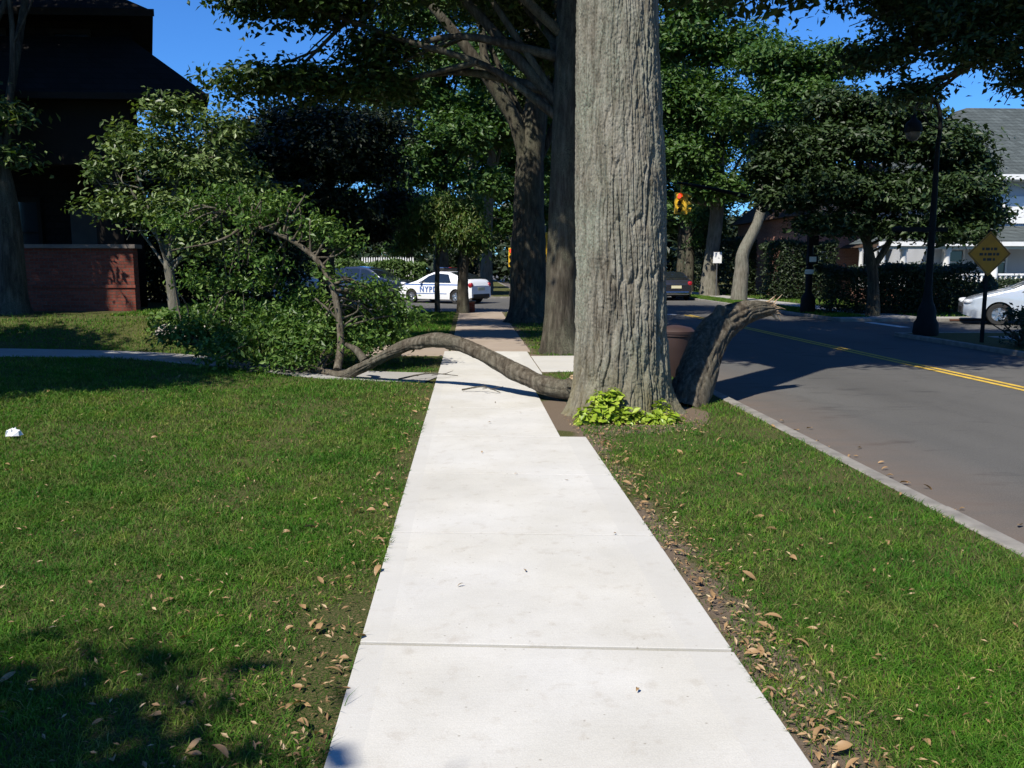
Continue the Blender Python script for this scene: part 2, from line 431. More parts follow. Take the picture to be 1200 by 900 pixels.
# --- sidewalk
def concrete_mat(name, c, stain=(.35, .3, .24), bands=False, amt=.35):
    m, n, l, p = newmat(name)
    tc = n.new('ShaderNodeTexCoord'); ob = tc.outputs['Object']
    a = noise(n, l, 1.4, ob, 7, .65); b = noise(n, l, 160, ob, 3, .7); d = noise(n, l, 9, ob, 6, .7)
    r = ramp(n, [(.3, tuple(x * .90 for x in c)), (.7, tuple(min(1, x * 1.06) for x in c))]); l.new(a.outputs['Fac'], r.inputs[0])
    g = ramp(n, [(.3, (.9, .9, .9)), (.7, (1.07, 1.07, 1.07))]); l.new(b.outputs['Fac'], g.inputs[0])
    col = mix(n, l, 1.0, r.outputs[0], g.outputs[0], 'MULTIPLY')
    s = ramp(n, [(.55, (0, 0, 0)), (.8, (1, 1, 1))]); l.new(d.outputs['Fac'], s.inputs[0])
    col = mix(n, l, math_(n, l, 'MULTIPLY', s.outputs[0], amt), col, stain)
    v = n.new('ShaderNodeTexVoronoi'); v.inputs['Scale'].default_value = 5.5; l.new(ob, v.inputs['Vector'])
    vr = ramp(n, [(.05, (1, 1, 1)), (.075, (0, 0, 0))]); l.new(v.outputs['Distance'], vr.inputs[0])
    vc = n.new('ShaderNodeSeparateColor'); l.new(v.outputs['Color'], vc.inputs[0])
    sp = math_(n, l, 'MULTIPLY', vr.outputs[0], math_(n, l, 'GREATER_THAN', vc.outputs[0], .82))
    col = mix(n, l, math_(n, l, 'MULTIPLY', sp, math_(n, l, 'MULTIPLY', d.outputs['Fac'], .9)), col, (.16, .13, .10))
    v2 = n.new('ShaderNodeTexVoronoi'); v2.inputs['Scale'].default_value = 26; l.new(ob, v2.inputs['Vector'])
    v2r = ramp(n, [(.08, (1, 1, 1)), (.16, (0, 0, 0))]); l.new(v2.outputs['Distance'], v2r.inputs[0])
    v2c = n.new('ShaderNodeSeparateColor'); l.new(v2.outputs['Color'], v2c.inputs[0])
    sp2 = math_(n, l, 'MULTIPLY', v2r.outputs[0], math_(n, l, 'GREATER_THAN', v2c.outputs[1], .86))
    col = mix(n, l, math_(n, l, 'MULTIPLY', sp2, .55), col, (.2, .17, .13))
    a2 = noise(n, l, .9, ob, 3, .5); a2r = ramp(n, [(.42, (.93, .92, .89)), (.6, (1, 1, 1))]); l.new(a2.outputs['Fac'], a2r.inputs[0])
    col = mix(n, l, 1.0, col, a2r.outputs[0], 'MULTIPLY')
    if bands:                                   # smooth tooled margin, a shade greyer than the broomed field
        sx = n.new('ShaderNodeSeparateXYZ'); l.new(ob, sx.inputs[0])
        k = math_(n, l, 'MAXIMUM', math_(n, l, 'GREATER_THAN', sx.outputs['X'], .90), math_(n, l, 'LESS_THAN', sx.outputs['X'], -.36))
        col = mix(n, l, math_(n, l, 'MULTIPLY', k, .42), col, tuple(x * .84 for x in c))
    l.new(col, p.inputs['Base Color']); p.inputs['Roughness'].default_value = .88; p.inputs['Specular IOR Level'].default_value = .25
    w = noise(n, l, 40, ob, 4, .7, (.12, 1.6, 1))
    hb = math_(n, l, 'ADD', w.outputs['Fac'], b.outputs['Fac'])
    bp = n.new('ShaderNodeBump'); bp.inputs['Strength'].default_value = .22; bp.inputs['Distance'].default_value = .006
    l.new(hb, bp.inputs['Height']); l.new(bp.outputs[0], p.inputs['Normal'])
    return m
M['concrete'] = concrete_mat('white_concrete', (.53, .515, .475), (.30, .25, .19), bands=True, amt=.5)
M['concrete_tan'] = concrete_mat('old_tan_concrete', (.33, .27, .215), (.2, .16, .12), amt=.6)
M['concrete_grey'] = concrete_mat('grey_concrete', (.34, .33, .31), (.2, .17, .14), amt=.6)
M['joint'] = plain('joint_dirt', (.06, .05, .04), .95, var=.3, vscale=20)

SW0, SW1, SK = -.475, 1.09, .15                  # sidewalk edges, skew of the joints
def slab(b, x0, x1, y0, y1, g0, g1, z=.014, mi=0):
    sk = lambda x: SK * (SW1 - x) / (SW1 - SW0) - SK * .0
    q = [(x0, y0 + g0 + sk(x0)), (x1, y0 + g0 + sk(x1)), (x1, y1 - g1 + sk(x1)), (x0, y1 - g1 + sk(x0))]
    b.prism(q, .09 + z, 'z', -.09, mi)
sw = MB()
ys = [-4.2, -2.7, -1.2, .3, 1.8, 3.33, 4.87, 6.37, 7.87, 9.5, 11.1, 12.7]
for i in range(len(ys) - 1):
    y0, y1 = ys[i], ys[i + 1]
    xr = SW1 if y1 < 8 else .85
    gap = .014 if abs(y0 - 3.33) < .01 else .006
    gap1 = .014 if abs(y1 - 3.33) < .01 else .006
    slab(sw, SW0, xr, y0, y1, gap, gap1)
slab(sw, SW0, SW1, 12.7, 14.4, .004, .004); slab(sw, SW0, SW1, 14.4, 16.1, .004, .004)
tag(sw.build('sidewalk', M['concrete'], bevel=.003), kind='structure')
jn = MB().box(SW0 + .01, .84, -4.2, 16.1, -.05, -.012)
tag(jn.build('sidewalk_bed', M['joint']), kind='structure')
sw = MB()
for i in range(10): slab(sw, -.36, 1.16, 16.15 + i * 1.47, 16.15 + (i + 1) * 1.47, .005, .005, .010)
slab(sw, -1.9, -.40, 15.3, 17.5, .004, .004, .010)
tag(sw.build('old_sidewalk', M['concrete_tan'], bevel=.006), kind='structure')
wk = MB()
for i in range(2):
    wk.prism([(1.11 + i * .98, 13.0), (2.08 + i * .98, 13.0), (2.08 + i * .98, 15.3), (1.11 + i * .98, 15.3)], .10, 'z', -.088)
tag(wk.build('kerb_walkway', M['concrete'], bevel=.006), kind='structure')
# path to the house: bends away across the lawn
pc = spline([(-.49, 12.35), (-1.8, 12.75), (-3.6, 13.75), (-5.6, 14.5), (-8.2, 14.9), (-13, 15.0)], 40)
pt = np.gradient(pc, axis=0); pt /= np.linalg.norm(pt, axis=1)[:, None]; pn = np.stack([-pt[:, 1], pt[:, 0]], 1)
L_ = pc + pn * -.5; R_ = pc + pn * .5
V = []
for a, b in zip(L_, R_):
    V += [(a[0], a[1], hgt(*a) - .06), (a[0], a[1], hgt(*a) + .012), (b[0], b[1], hgt(*b) + .012), (b[0], b[1], hgt(*b) - .06)]
F = []
for i in range(len(pc) - 1):
    for k in range(3): F.append((i * 4 + k, i * 4 + 4 + k, i * 4 + 5 + k, i * 4 + 1 + k))
tag(MB().add(V, F).build('garden_path', M['concrete_grey']), kind='structure')
fs = MB()
for i in range(14): fs.prism([(13.0, SY1 + .9 + i * 2.2), (14.5, SY1 + .9 + i * 2.2), (14.5, SY1 + 3.085 + i * 2.2), (13.0, SY1 + 3.085 + i * 2.2)], .1, 'z', -.088)
for i in range(9): fs.prism([(FX + .16 + i * 2, SY1 + .16), (FX + 2.14 + i * 2, SY1 + .16), (FX + 2.14 + i * 2, SY1 + .88), (FX + .16 + i * 2, SY1 + .88)], .1, 'z', -.086)
for i in range(12): fs.prism([(12.0, -6 + i * 2.1), (13.5, -6 + i * 2.1), (13.5, -3.92 + i * 2.1), (12.0, -3.92 + i * 2.1)], .1, 'z', -.088)
tag(fs.build('far_sidewalk', M['concrete_grey']), kind='structure')

# ------------------------------------------------------------------ foliage
def unit(v): return v / (np.linalg.norm(v, axis=-1, keepdims=True) + 1e-9)

def leaf_arrays(P, Nrm, size, r, width=.55, droop=0.0):
    """one folded pointed leaf per point: 4 vertices, 2 triangles"""
    n = len(P)
    a = unit(np.cross(Nrm, r.normal(0, 1, (n, 3))))
    a[:, 2] -= droop; a = unit(a)
    b = unit(np.cross(Nrm, a)); nn = np.cross(a, b)
    s = (size * (.5 + r.beta(2, 2.6, n) * 1.2))[:, None]
    w = s * width * .5
    fold = s * .10
    V = np.stack([P - a * s * .1, P + a * s * .45 + b * w + nn * fold, P + a * s, P + a * s * .45 - b * w + nn * fold], 1).reshape(-1, 3)
    k = np.arange(n) * 4
    F = np.concatenate([np.stack([k, k + 1, k + 2], 1), np.stack([k, k + 2, k + 3], 1)])
    return V, F

def crown_points(lobes, count, r, clump=.45, per=18, flat=.6, shell=.5):
    """lobes: (cx,cy,cz, rx,ry,rz[,weight]); leaves gathered into clumps, mostly near the lobe's surface"""
    lobes = [tuple(l) if len(l) == 7 else tuple(l) + (1.0,) for l in lobes]
    w = np.array([l[6] * (l[3] * l[4] * l[5]) ** (2 / 3) for l in lobes]); w /= w.sum()
    P = []; N = []
    for l, f in zip(lobes, w):
        nc = max(1, int(count * f / per))
        d = unit(r.normal(0, 1, (nc, 3)))
        d[:, 2] = np.where(d[:, 2] < -.35, -d[:, 2] * r.uniform(0, 1, nc), d[:, 2]); d = unit(d)
        rad = r.uniform(0, 1, nc) ** shell * r.uniform(.75, 1.12, nc)
        c = np.array(l[:3]) + d * rad[:, None] * np.array(l[3:6])
        k = r.integers(int(per * .4), int(per * 1.6) + 1, nc)
        ci = np.repeat(np.arange(nc), k)
        off = r.normal(0, 1, (len(ci), 3)) * clump * np.array([1, 1, flat]) * r.uniform(.6, 1.3, nc)[ci][:, None] * .6
        P.append(c[ci] + off)
        N.append(unit(np.array([0, 0, .75]) + d[ci] * .55 + r.normal(0, .55, (len(ci), 3))))
    return np.concatenate(P), np.concatenate(N)

def crown(name, lobes, count, size, mat, parent, seed, origin=(0, 0, 0), clump=.45, per=18, width=.55, droop=0.0, flat=.6, shell=.5):
    r = np.random.default_rng(seed)
    P, N = crown_points(lobes, count, r, clump, per, flat, shell)
    V, F = leaf_arrays(P, N, size, r, width, droop)
    return MB().add(V - np.array(origin), F).build(name, mat, parent)

def trunk_and_limbs(name, pts, rads, lobes, mat, parent, seed, origin=(0, 0, 0), n=18, extra=(), twigs=4, attach=(.5, .95), noise_=.05, limb_r=.35):
    r = np.random.default_rng(seed)
    b = MB(); org = np.array(origin, float)
    sp = spline(np.column_stack([pts, rads]), 40)
    b.tube(sp[:, :3] - org, sp[:, 3], n, noise=noise_, seed=seed)
    for l in lobes:
        c = np.array(l[:3]); u = r.uniform(*attach); k = int(u * 39)
        s0, r0 = sp[k, :3], sp[k, 3] * limb_r * r.uniform(.7, 1.2)
        mid = s0 * .5 + c * .5 + np.array([r.normal(0, .2), r.normal(0, .2), np.linalg.norm(c - s0) * .10])
        q = spline(np.array([s0, mid, c]), 14)
        b.tube(q - org, np.linspace(r0, max(.02, r0 * .3), 14), 8, noise=.06, seed=seed)
        for t in range(twigs):
            g = c + unit(r.normal(0, 1, 3)) * np.array(l[3:6]) * r.uniform(.6, 1.0)
            s1 = q[r.integers(6, 13)]
            m2 = s1 * .5 + g * .5 + r.normal(0, .12, 3)
            q2 = spline(np.array([s1, m2, g]), 8)
            b.tube(q2 - org, np.linspace(max(.018, r0 * .3), .008, 8), 5, seed=seed, cap=False)
    for q, rr in extra:
        q = spline(np.column_stack([q, rr]), 24)
        b.tube(q[:, :3] - org, q[:, 3], 12, noise=.06, seed=seed + 3)
    return b.build(name, mat, parent, smooth=True)

def tree(name, label, base, pts, rads, lobes, count, size, leafm, barkm, seed, group=None, **kw):
    root = empty(name, base, 0, label, 'tree', group)
    tk = {k: kw.pop(k) for k in ('extra', 'twigs', 'attach', 'noise_', 'limb_r', 'n') if k in kw}
    trunk_and_limbs('trunk', pts, rads, lobes, barkm, root, seed, base, **tk)
    crown('crown', lobes, count, size, leafm, root, seed + 1, base, **kw)
    return root

# ------------------------------------------------------------------ the big trunk: fissured bark as real relief
def vnoise(u, v, pu, seed):
    """value noise, periodic in u with period pu"""
    r = np.random.default_rng(seed); T = r.uniform(-1, 1, (pu, 512))
    i = np.floor(u).astype(int); j = np.floor(v).astype(int); a = u - i; b = v - j
    a = a * a * (3 - 2 * a); b = b * b * (3 - 2 * b)
    i0, i1 = i % pu, (i + 1) % pu; j0, j1 = j % 512, (j + 1) % 512
    return (T[i0, j0] * (1 - a) + T[i1, j0] * a) * (1 - b) + (T[i0, j1] * (1 - a) + T[i1, j1] * a) * b

def hero_trunk(parent, base, top):
    n, m = 760, 960
    th = np.linspace(0, 2 * math.pi, n, endpoint=False)
    z = np.concatenate([np.linspace(-.12, 5.2, m - 60), np.linspace(5.25, top, 60)])
    TH, Z = np.meshgrid(th, z, indexing='xy'); U = TH / (2 * math.pi)
    Rad = np.interp(Z, [-.2, 0, .42, 1.2, 2.6, 4.3, 6.5, top], [.58, .565, .535, .50, .475, .43, .40, .34])
    lob = np.cos(TH * 5 + .6) * .5 + np.cos(TH * 3 - 1.1) * .5 + vnoise(U * 9, Z * .5 + 3, 9, 1) * .5
    Rad = Rad + np.exp(-np.maximum(Z + .05, 0) / .20) * (.055 + .065 * lob) + .018 * vnoise(U * 6, Z * .8, 6, 2)
    # flank towards the sidewalk spreads as a root
    Rad = Rad + .13 * np.exp(-np.maximum(Z, 0) / .16) * np.exp(-((np.angle(np.exp(1j * (TH - math.pi * 1.06)))) / .42) ** 2)
    Rad = Rad + .10 * np.exp(-np.maximum(Z, 0) / .14) * np.exp(-((np.angle(np.exp(1j * (TH + .25)))) / .40) ** 2)
    wu = U * 44 + .75 * vnoise(U * 12, Z * .9, 12, 3) + .30 * vnoise(U * 26, Z * 3.0, 26, 4)
    g1 = vnoise(wu, Z * 1.0 + 7, 44, 5)
    wv = U * 84 + .7 * vnoise(U * 20, Z * 1.6, 20, 16) + .4 * vnoise(U * 44, Z * 5, 44, 17)
    g2 = vnoise(wv, Z * 1.7 + 3, 84, 7)
    g3 = vnoise(U * 60 + .6 * vnoise(U * 30, Z * 5, 30, 6), Z * 14, 60, 11)
    f1 = 1 - np.clip(np.abs(g1) / .24, 0, 1); f2 = 1 - np.clip(np.abs(g2) / .26, 0, 1); f3 = 1 - np.clip(np.abs(g3) / .22, 0, 1)
    dep = np.clip(.75 + .55 * vnoise(U * 7, Z * .7, 7, 8), .35, 1.2)
    disp = -(f1 ** 1.1 * .036 + f2 ** 1.1 * .034 * (1 - .4 * f1)) * dep - f3 * .003 + vnoise(U * 240, Z * 14, 240, 9) * .0065 + vnoise(U * 190, Z * 46, 190, 10) * .0045
    for (t0, z0, s_) in ((-1.9, 1.35, 1), (-1.2, 1.05, 1), (-1.05, 2.55, 1.2), (-1.75, .75, .8), (-.75, 2.9, .9)):   # knots
        du = np.angle(np.exp(1j * (TH - t0))) * .5; dz = Z - z0; q = np.sqrt(du ** 2 + dz ** 2) / (.11 * s_)
        disp += .016 * np.exp(-q ** 2) - .014 * np.exp(-(q / .4) ** 2)
    Rad = Rad + disp
    cx = np.interp(Z, [0, .42, 2.6, 4.33, 7, top], [.0, .0, -.05, -.11, -.16, -.1])
    V = np.stack([cx + Rad * np.cos(TH), Rad * np.sin(TH), Z], -1).reshape(-1, 3)
    i, j = np.meshgrid(np.arange(m - 1), np.arange(n), indexing='ij'); k = (j + 1) % n
    F = np.stack([i * n + j, i * n + k, (i + 1) * n + k, (i + 1) * n + j], -1).reshape(-1, 4)
    b = MB().add(V, F)
    return b

T1 = (1.687, 9.35, 0)
t1 = empty('street_tree', T1, 0, 'huge grey elm with deeply furrowed bark and plants at its foot, beside the sidewalk', 'tree')
hb = hero_trunk(t1, T1, 8.6)
t1_lobes = [(4.6, 12.2, 9.6, 2.6, 2.6, 1.5), (2.0, 13.6, 9.2, 2.8, 2.4, 1.4), (6.2, 10.4, 10.8, 2.4, 2.2, 1.6), (3.4, 11.0, 12.6, 3.6, 3.0, 2.0), (6.8, 13.2, 10.8, 2.6, 2.4, 1.6), (.2, 12.4, 10.6, 2.2, 2.0, 1.5),
            (-1.6, 12.4, 9.4, 1.9, 1.8, 1.2), (7.8, 11.6, 9.2, 1.9, 1.9, 1.1), (4.4, 15.6, 8.4, 2.0, 1.8, 1.0), (6.4, 16.2, 9.2, 2.2, 1.8, 1.2), (8.6, 14.2, 9.8, 2.0, 1.9, 1.2), (3.6, 9.6, 9.6, 1.9, 1.6, 1.1), (.6, 9.9, 9.7, 1.7, 1.5, 1.0), (2.6, 9.0, 9.5, 1.6, 1.2, .9), (-.8, 10.9, 10.0, 1.6, 1.3, 1.0), (7.3, 13.6, 8.3, 1.7, 1.6, 1.0), (4.6, 15.0, 6.35, 1.2, .9, .35), (6.2, 15.2, 6.4, 1.0, .9, .35), (5.6, 14.6, 6.95, 1.2, 1.0, .45), (3.6, 14.8, 6.75, 1.2, 1.0, .45)]
rr_ = np.random.default_rng(5)
for l in t1_lobes:
    c = np.array(l[:3]) - np.array(T1); s0 = np.array([-.1, 0, rr_.uniform(6.6, 8.3)])
    q = spline([s0, s0 * .55 + c * .45 + np.array([0, 0, .5]), c], 14)
    hb.tube(q, np.linspace(.2, .05, 14), 10, noise=.06, seed=2)
    for _ in range(5):
        g = c + unit(rr_.normal(0, 1, 3)) * np.array(l[3:6]) * .9
        q2 = spline([q[9], (q[9] + g) / 2 + rr_.normal(0, .15, 3), g], 8); hb.tube(q2, np.linspace(.05, .01, 8), 6)
hb.build('trunk', M['bark_hero'], t1, smooth=True)
crown('crown', t1_lobes, 95000, .18, M['leaf_elm'], t1, 31, T1, clump=.6, per=26)

# ------------------------------------------------------------------ street trees behind it
T2 = (1.70, 15.9, 0)
t2_lobes = [(-3.0, 16.6, 6.35, 1.75, 1.3, .65, 2.3), (-1.6, 17.0, 5.55, 1.0, .8, .4, 2.0), (-3.6, 17.2, 5.05, 1.5, .9, .32, 2.4), (-2.0, 17.3, 5.0, 1.3, .9, .30, 2.4), (-4.4, 14.8, 9.0, 1.9, 1.4, .9), (-1.4, 20.2, 9.4, 1.8, 1.5, 1.1), (.7, 22.8, 9.5, 1.3, 1.1, .9, 1.3), (1.7, 19.5, 6.2, .9, .7, .6, 2.5), (1.0, 18.6, 6.75, 1.0, .8, .5, 2.6), (1.5, 19.2, 7.4, 1.3, 1.0, .5, 1.4), (2.2, 18.4, 6.3, .8, .7, .4, 1.4), (.6, 17.5, 8.3, 2.2, 2, 1.2), (3.4, 17.8, 7.9, 2, 2, 1.1), (1.8, 18.2, 10.4, 3, 3, 2),
            (4.8, 16.6, 7.4, 1.5, 1.4, .7), (-1.2, 17.2, 9.4, 2.4, 2.2, 1.5), (-3.4, 17.6, 10.4, 2.2, 2.2, 1.4), (4.6, 18.4, 9.6, 2.4, 2.2, 1.5), (7.0, 18.2, 9.8, 2.2, 2.0, 1.4), (-5.2, 18.6, 9.9, 1.8, 1.8, 1.1), (6.6, 20.4, 10, 2.2, 2, 1.4), (2.0, 20.4, 10, 2.4, 2, 1.4), (.2, 16.8, 6.6, 1.5, 1.2, .55), (2.8, 17, 6.5, 1.5, 1.2, .6)]
tree('street_tree', 'mottled grey street tree with bare trunk directly behind the huge elm, in the verge', T2,
     [(1.72, 15.9, -.1), (1.70, 15.9, .5), (1.74, 15.9, 2.2), (1.80, 15.95, 4.5), (1.9, 16.2, 7.0), (1.9, 16.5, 9.5)], [.48, .33, .28, .27, .23, .12],
     t2_lobes, 135000, .125, M['leaf_elm'], M['bark'], 41, clump=.36, per=22, twigs=6,
     extra=[([(1.75, 15.9, 4.2), (.4, 16.2, 5.2), (-1.2, 16.5, 5.75), (-2.9, 16.6, 6.3), (-4.2, 16.7, 6.5)], [.09, .065, .05, .035, .012]),
            ([(.2, 16.2, 5.3), (-.8, 16.8, 5.2), (-2.0, 17.2, 5.0), (-3.6, 17.2, 5.0)], [.06, .045, .03, .01])])
T3 = (1.72, 25.0, 0)
t3_lobes = [(-2.4, 26.6, 9.9, 1.8, 1.8, 1.2), (-.2, 26.5, 10.6, 2.4, 2.2, 1.6), (1.4, 27.4, 10.6, 2.0, 2.0, 1.5), (1.2, 27, 12.6, 3, 3, 2.2), (3.0, 27, 7.0, 1.8, 1.6, .9), (1.8, 26.6, 6.6, 1.2, 1.2, .6), (5.6, 25.5, 10.6, 2.4, 2.2, 1.6), (-2.4, 25.4, 12.6, 2.0, 1.8, 1.4), (6.8, 27.5, 11.4, 2.2, 2, 1.4)]
tree('street_tree', 'dark forked street tree by the brown sidewalk, one sunlit limb leaning out over the lawn', T3,
     [(1.75, 25.0, -.1), (1.74, 25, .6), (1.72, 25, 2.5), (1.78, 25, 4.8), (2.05, 25.2, 7.2), (2.1, 25.6, 10.5)], [.85, .58, .47, .40, .28, .12],
     t3_lobes, 70000, .16, M['leaf_elm'], M['bark'], 51, clump=.45, per=22,
     extra=[([(1.72, 24.95, 4.3), (1.45, 24.85, 5.3), (1.2, 24.8, 5.9), (.3, 24.75, 7.2), (-.65, 24.75, 8.35), (-1.8, 25, 9.6)], [.22, .21, .20, .17, .13, .08]),
            ([(.6, 24.8, 7.0), (.45, 24.9, 7.6), (.4, 25, 8.9)], [.12, .11, .06])])

# crossing and far side
tree('street_tree', 'tall green tree beyond the cross street, above the white police car', (-1.6, 49.5, 0),
     [(-1.6, 49.5, -.1), (-1.6, 49.5, 3), (-1.5, 49.6, 8), (-1.4, 49.8, 14)], [.5, .4, .34, .18],
     [(-3.4, 48.2, 6.6, 2.6, 2, 1.8), (-1.0, 47.6, 8.4, 2.6, 2, 1.9), (-3.2, 48.6, 10.6, 2.6, 2.2, 2), (-.4, 48.2, 12.4, 2.8, 2.4, 2.1), (-2.6, 49, 15.0, 2.6, 2.4, 2.0), (1.4, 48.8, 9.6, 2.2, 2, 2), (-2.0, 47.8, 4.6, 2.0, 1.6, 1.1), (1.2, 49, 15.6, 2.4, 2.2, 2), (.8, 48, 6.0, 1.8, 1.5, 1.2)],
     40000, .26, M['leaf_green'], M['bark'], 61, clump=.62, per=20)
tree('street_tree', 'slim tree with pale sunlit trunk at the far corner of the cross street', (1.05, 52, 0),
     [(1.05, 52, -.1), (1.1, 52, 3), (1.4, 52.2, 8), (1.8, 52.6, 12)], [.42, .3, .25, .12],
     [(1.0, 52, 9, 2.6, 2.4, 2.2), (3.4, 52.4, 11, 2.8, 2.6, 2.4), (5.4, 53, 9, 2.2, 2.2, 1.6), (2.5, 53, 14, 3, 3, 2)], 16000, .26, M['leaf_green'], M['bark_pale'], 63, clump=.7, per=20)
tree('maple_tree', 'maple with shade put into its leaf colour, massed beside the house, behind the fallen branch', (-4.8, 29.4, 0),
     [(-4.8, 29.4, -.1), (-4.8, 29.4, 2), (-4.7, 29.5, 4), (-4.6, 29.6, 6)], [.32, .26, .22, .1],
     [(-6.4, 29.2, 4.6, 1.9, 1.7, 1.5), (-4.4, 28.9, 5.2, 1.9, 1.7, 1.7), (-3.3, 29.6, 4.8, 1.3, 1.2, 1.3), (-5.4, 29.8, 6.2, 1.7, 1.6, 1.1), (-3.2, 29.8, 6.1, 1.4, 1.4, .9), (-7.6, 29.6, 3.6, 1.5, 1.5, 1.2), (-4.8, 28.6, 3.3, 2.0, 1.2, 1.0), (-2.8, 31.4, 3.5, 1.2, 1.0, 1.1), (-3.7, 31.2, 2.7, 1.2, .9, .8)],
     56000, .15, M['leaf_shaded'], M['bark'], 65, clump=.42, per=20)
tree('maple_tree', 'maple with shade put into its leaf colour, farther back past the corner of the house', (-9.5, 36, 0),
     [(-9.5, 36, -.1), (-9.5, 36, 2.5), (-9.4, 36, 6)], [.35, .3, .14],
     [(-9.5, 35.6, 5.0, 2.6, 2, 2), (-7.6, 35.8, 4.6, 1.8, 1.7, 1.5), (-11.4, 36, 5, 2, 2, 1.8), (-9.0, 36.2, 6.6, 1.8, 1.8, 1.2)], 20000, .2, M['leaf_shaded'], M['bark'], 67, clump=.5, per=20)
# pair of small weeping trees at the corner
for (x, y, rt, lab, s_, lob) in ((-1.12, 30.2, .085, 'thin stemmed small weeping tree at the corner, hiding the front door of the police car', 71,
                               [(-1.5, 30.0, 3.1, .85, .7, .75), (-.9, 30.0, 3.5, .7, .6, .5), (-1.9, 30.1, 2.5, .5, .5, .6)]),
                              (-.22, 30.0, .19, 'thick stemmed small weeping tree at the corner, standing over a brick planter', 73,
                               [(-.1, 29.8, 2.9, .9, .8, .85), (.3, 29.9, 2.4, .6, .6, .6), (-.6, 29.8, 2.6, .6, .6, .6), (0, 30, 3.6, .7, .6, .5)])):
    tree('weeping_tree', lab, (x, y, 0), [(x, y, -.05), (x, y, 1.0), (x + .03, y, 2.0), (x + .06, y, 3.1)], [rt * 1.2, rt, rt * .9, rt * .4],
         lob, 6500, .15, M['leaf_weep'], M['bark'], s_, clump=.26, per=16, droop=.9, flat=1.3, width=.35)

# across the road
tree('street_tree', 'straight trunked street tree across the road beside a blank white sign', (13.55, 48.0, 0),
     [(13.6, 48, -.1), (13.6, 48, 1.5), (13.9, 48, 5), (14.0, 48.2, 10)], [.62, .42, .36, .2],
     [(11.2, 46.6, 7.2, 2.2, 2, 1.8), (13.4, 46.6, 5.6, 2.2, 1.8, 1.3), (10.4, 47, 10.2, 2.4, 2, 2), (13.0, 46.6, 9.8, 2.6, 2.2, 2.0), (11.4, 47, 13.2, 2.4, 2.2, 2), (14.4, 47, 12.8, 2.6, 2.4, 1.8), (10.0, 47, 4.7, 1.6, 1.5, 1.2), (15.6, 47, 8.6, 2.0, 2, 1.7), (8.8, 47.5, 7.8, 1.4, 1.4, 1.5), (12.4, 47.4, 15, 2, 2, 1.2)],
     40000, .27, M['leaf_green'], M['bark_pale'], 81, clump=.62, per=20)
tree('street_tree', 'leaning tree across the road with pale crooked trunk forking low', (13.0, 40.8, 0),
     [(13.0, 40.8, -.1), (13.1, 40.8, 1.4), (13.15, 40.8, 2.3), (13.9, 40.9, 4.0), (14.2, 41, 6.2), (14.3, 41.2, 8.6)], [.42, .33, .29, .23, .18, .1],
     [(13.4, 40.6, 8.4, 1.9, 1.6, 1.2), (15.4, 40.6, 9.4, 1.9, 1.7, 1.3), (14.6, 40.6, 7.0, 1.6, 1.4, .8), (16.2, 40.8, 7.6, 1.6, 1.5, 1.1), (17.0, 41, 10.8, 2.0, 1.8, 1.2), (14.2, 41, 11, 1.9, 1.7, 1.1)],
     26000, .22, M['leaf_green'], M['bark_pale'], 83, clump=.5, per=20, attach=(.75, .98))
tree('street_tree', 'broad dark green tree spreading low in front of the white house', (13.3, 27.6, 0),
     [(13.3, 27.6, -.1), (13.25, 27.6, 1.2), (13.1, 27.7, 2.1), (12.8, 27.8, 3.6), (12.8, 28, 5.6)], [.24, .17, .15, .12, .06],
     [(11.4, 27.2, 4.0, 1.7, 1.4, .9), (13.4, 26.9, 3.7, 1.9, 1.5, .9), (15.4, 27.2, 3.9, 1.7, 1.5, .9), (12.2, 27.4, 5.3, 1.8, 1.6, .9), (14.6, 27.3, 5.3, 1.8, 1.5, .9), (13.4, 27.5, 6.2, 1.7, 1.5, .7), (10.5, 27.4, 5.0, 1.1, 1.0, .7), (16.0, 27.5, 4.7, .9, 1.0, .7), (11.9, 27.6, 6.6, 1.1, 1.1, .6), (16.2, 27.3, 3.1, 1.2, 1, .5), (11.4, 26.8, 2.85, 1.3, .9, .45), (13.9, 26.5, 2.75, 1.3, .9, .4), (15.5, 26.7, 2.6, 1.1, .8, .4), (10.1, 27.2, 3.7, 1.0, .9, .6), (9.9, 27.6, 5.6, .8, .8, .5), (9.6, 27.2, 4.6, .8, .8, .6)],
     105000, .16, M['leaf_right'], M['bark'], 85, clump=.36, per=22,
     extra=[([(13.2, 27.65, 1.5), (13.6, 27.6, 2.2), (14.2, 27.5, 3.4)], [.12, .10, .05])])
# its trunk stands outside the frame on the right; the boughs reach in
tree('street_tree', 'bough of a large dark tree hanging into the top right over the road', (11.4, 13.4, 0),
     [(11.4, 13.4, -.1), (11.4, 13.4, 2.5), (11.3, 13.4, 5), (11.2, 13.6, 8)], [.45, .36, .30, .18],
     [(8.07, 14.5, 5.52, 1.18, 1.04, 0.55), (7.1, 14.95, 5.15, 0.74, 0.74, 0.37), (9.18, 14.36, 5.67, 1.26, 1.04, 0.59), (9.55, 14.5, 4.71, 0.67, 0.67, 0.44), (7.84, 15.54, 6.26, 1.18, 1.11, 0.59), (10.21, 13.91, 6.04, 1.26, 1.18, 0.59), (7.7, 14.95, 4.56, 0.52, 0.52, 0.26), (10.73, 14.06, 7.45, 1.78, 1.63, 1.04), (8.73, 15.24, 6.78, 1.33, 1.18, 0.59), (6.96, 14.06, 6.78, 1.48, 1.18, 0.74), (8.44, 14.06, 5.0, 0.89, 0.74, 0.37), (9.32, 14.8, 8.19, 2.22, 1.78, 1.04)],
     70000, .10, M['leaf_right'], M['bark'], 87, clump=.25, per=22, twigs=6)

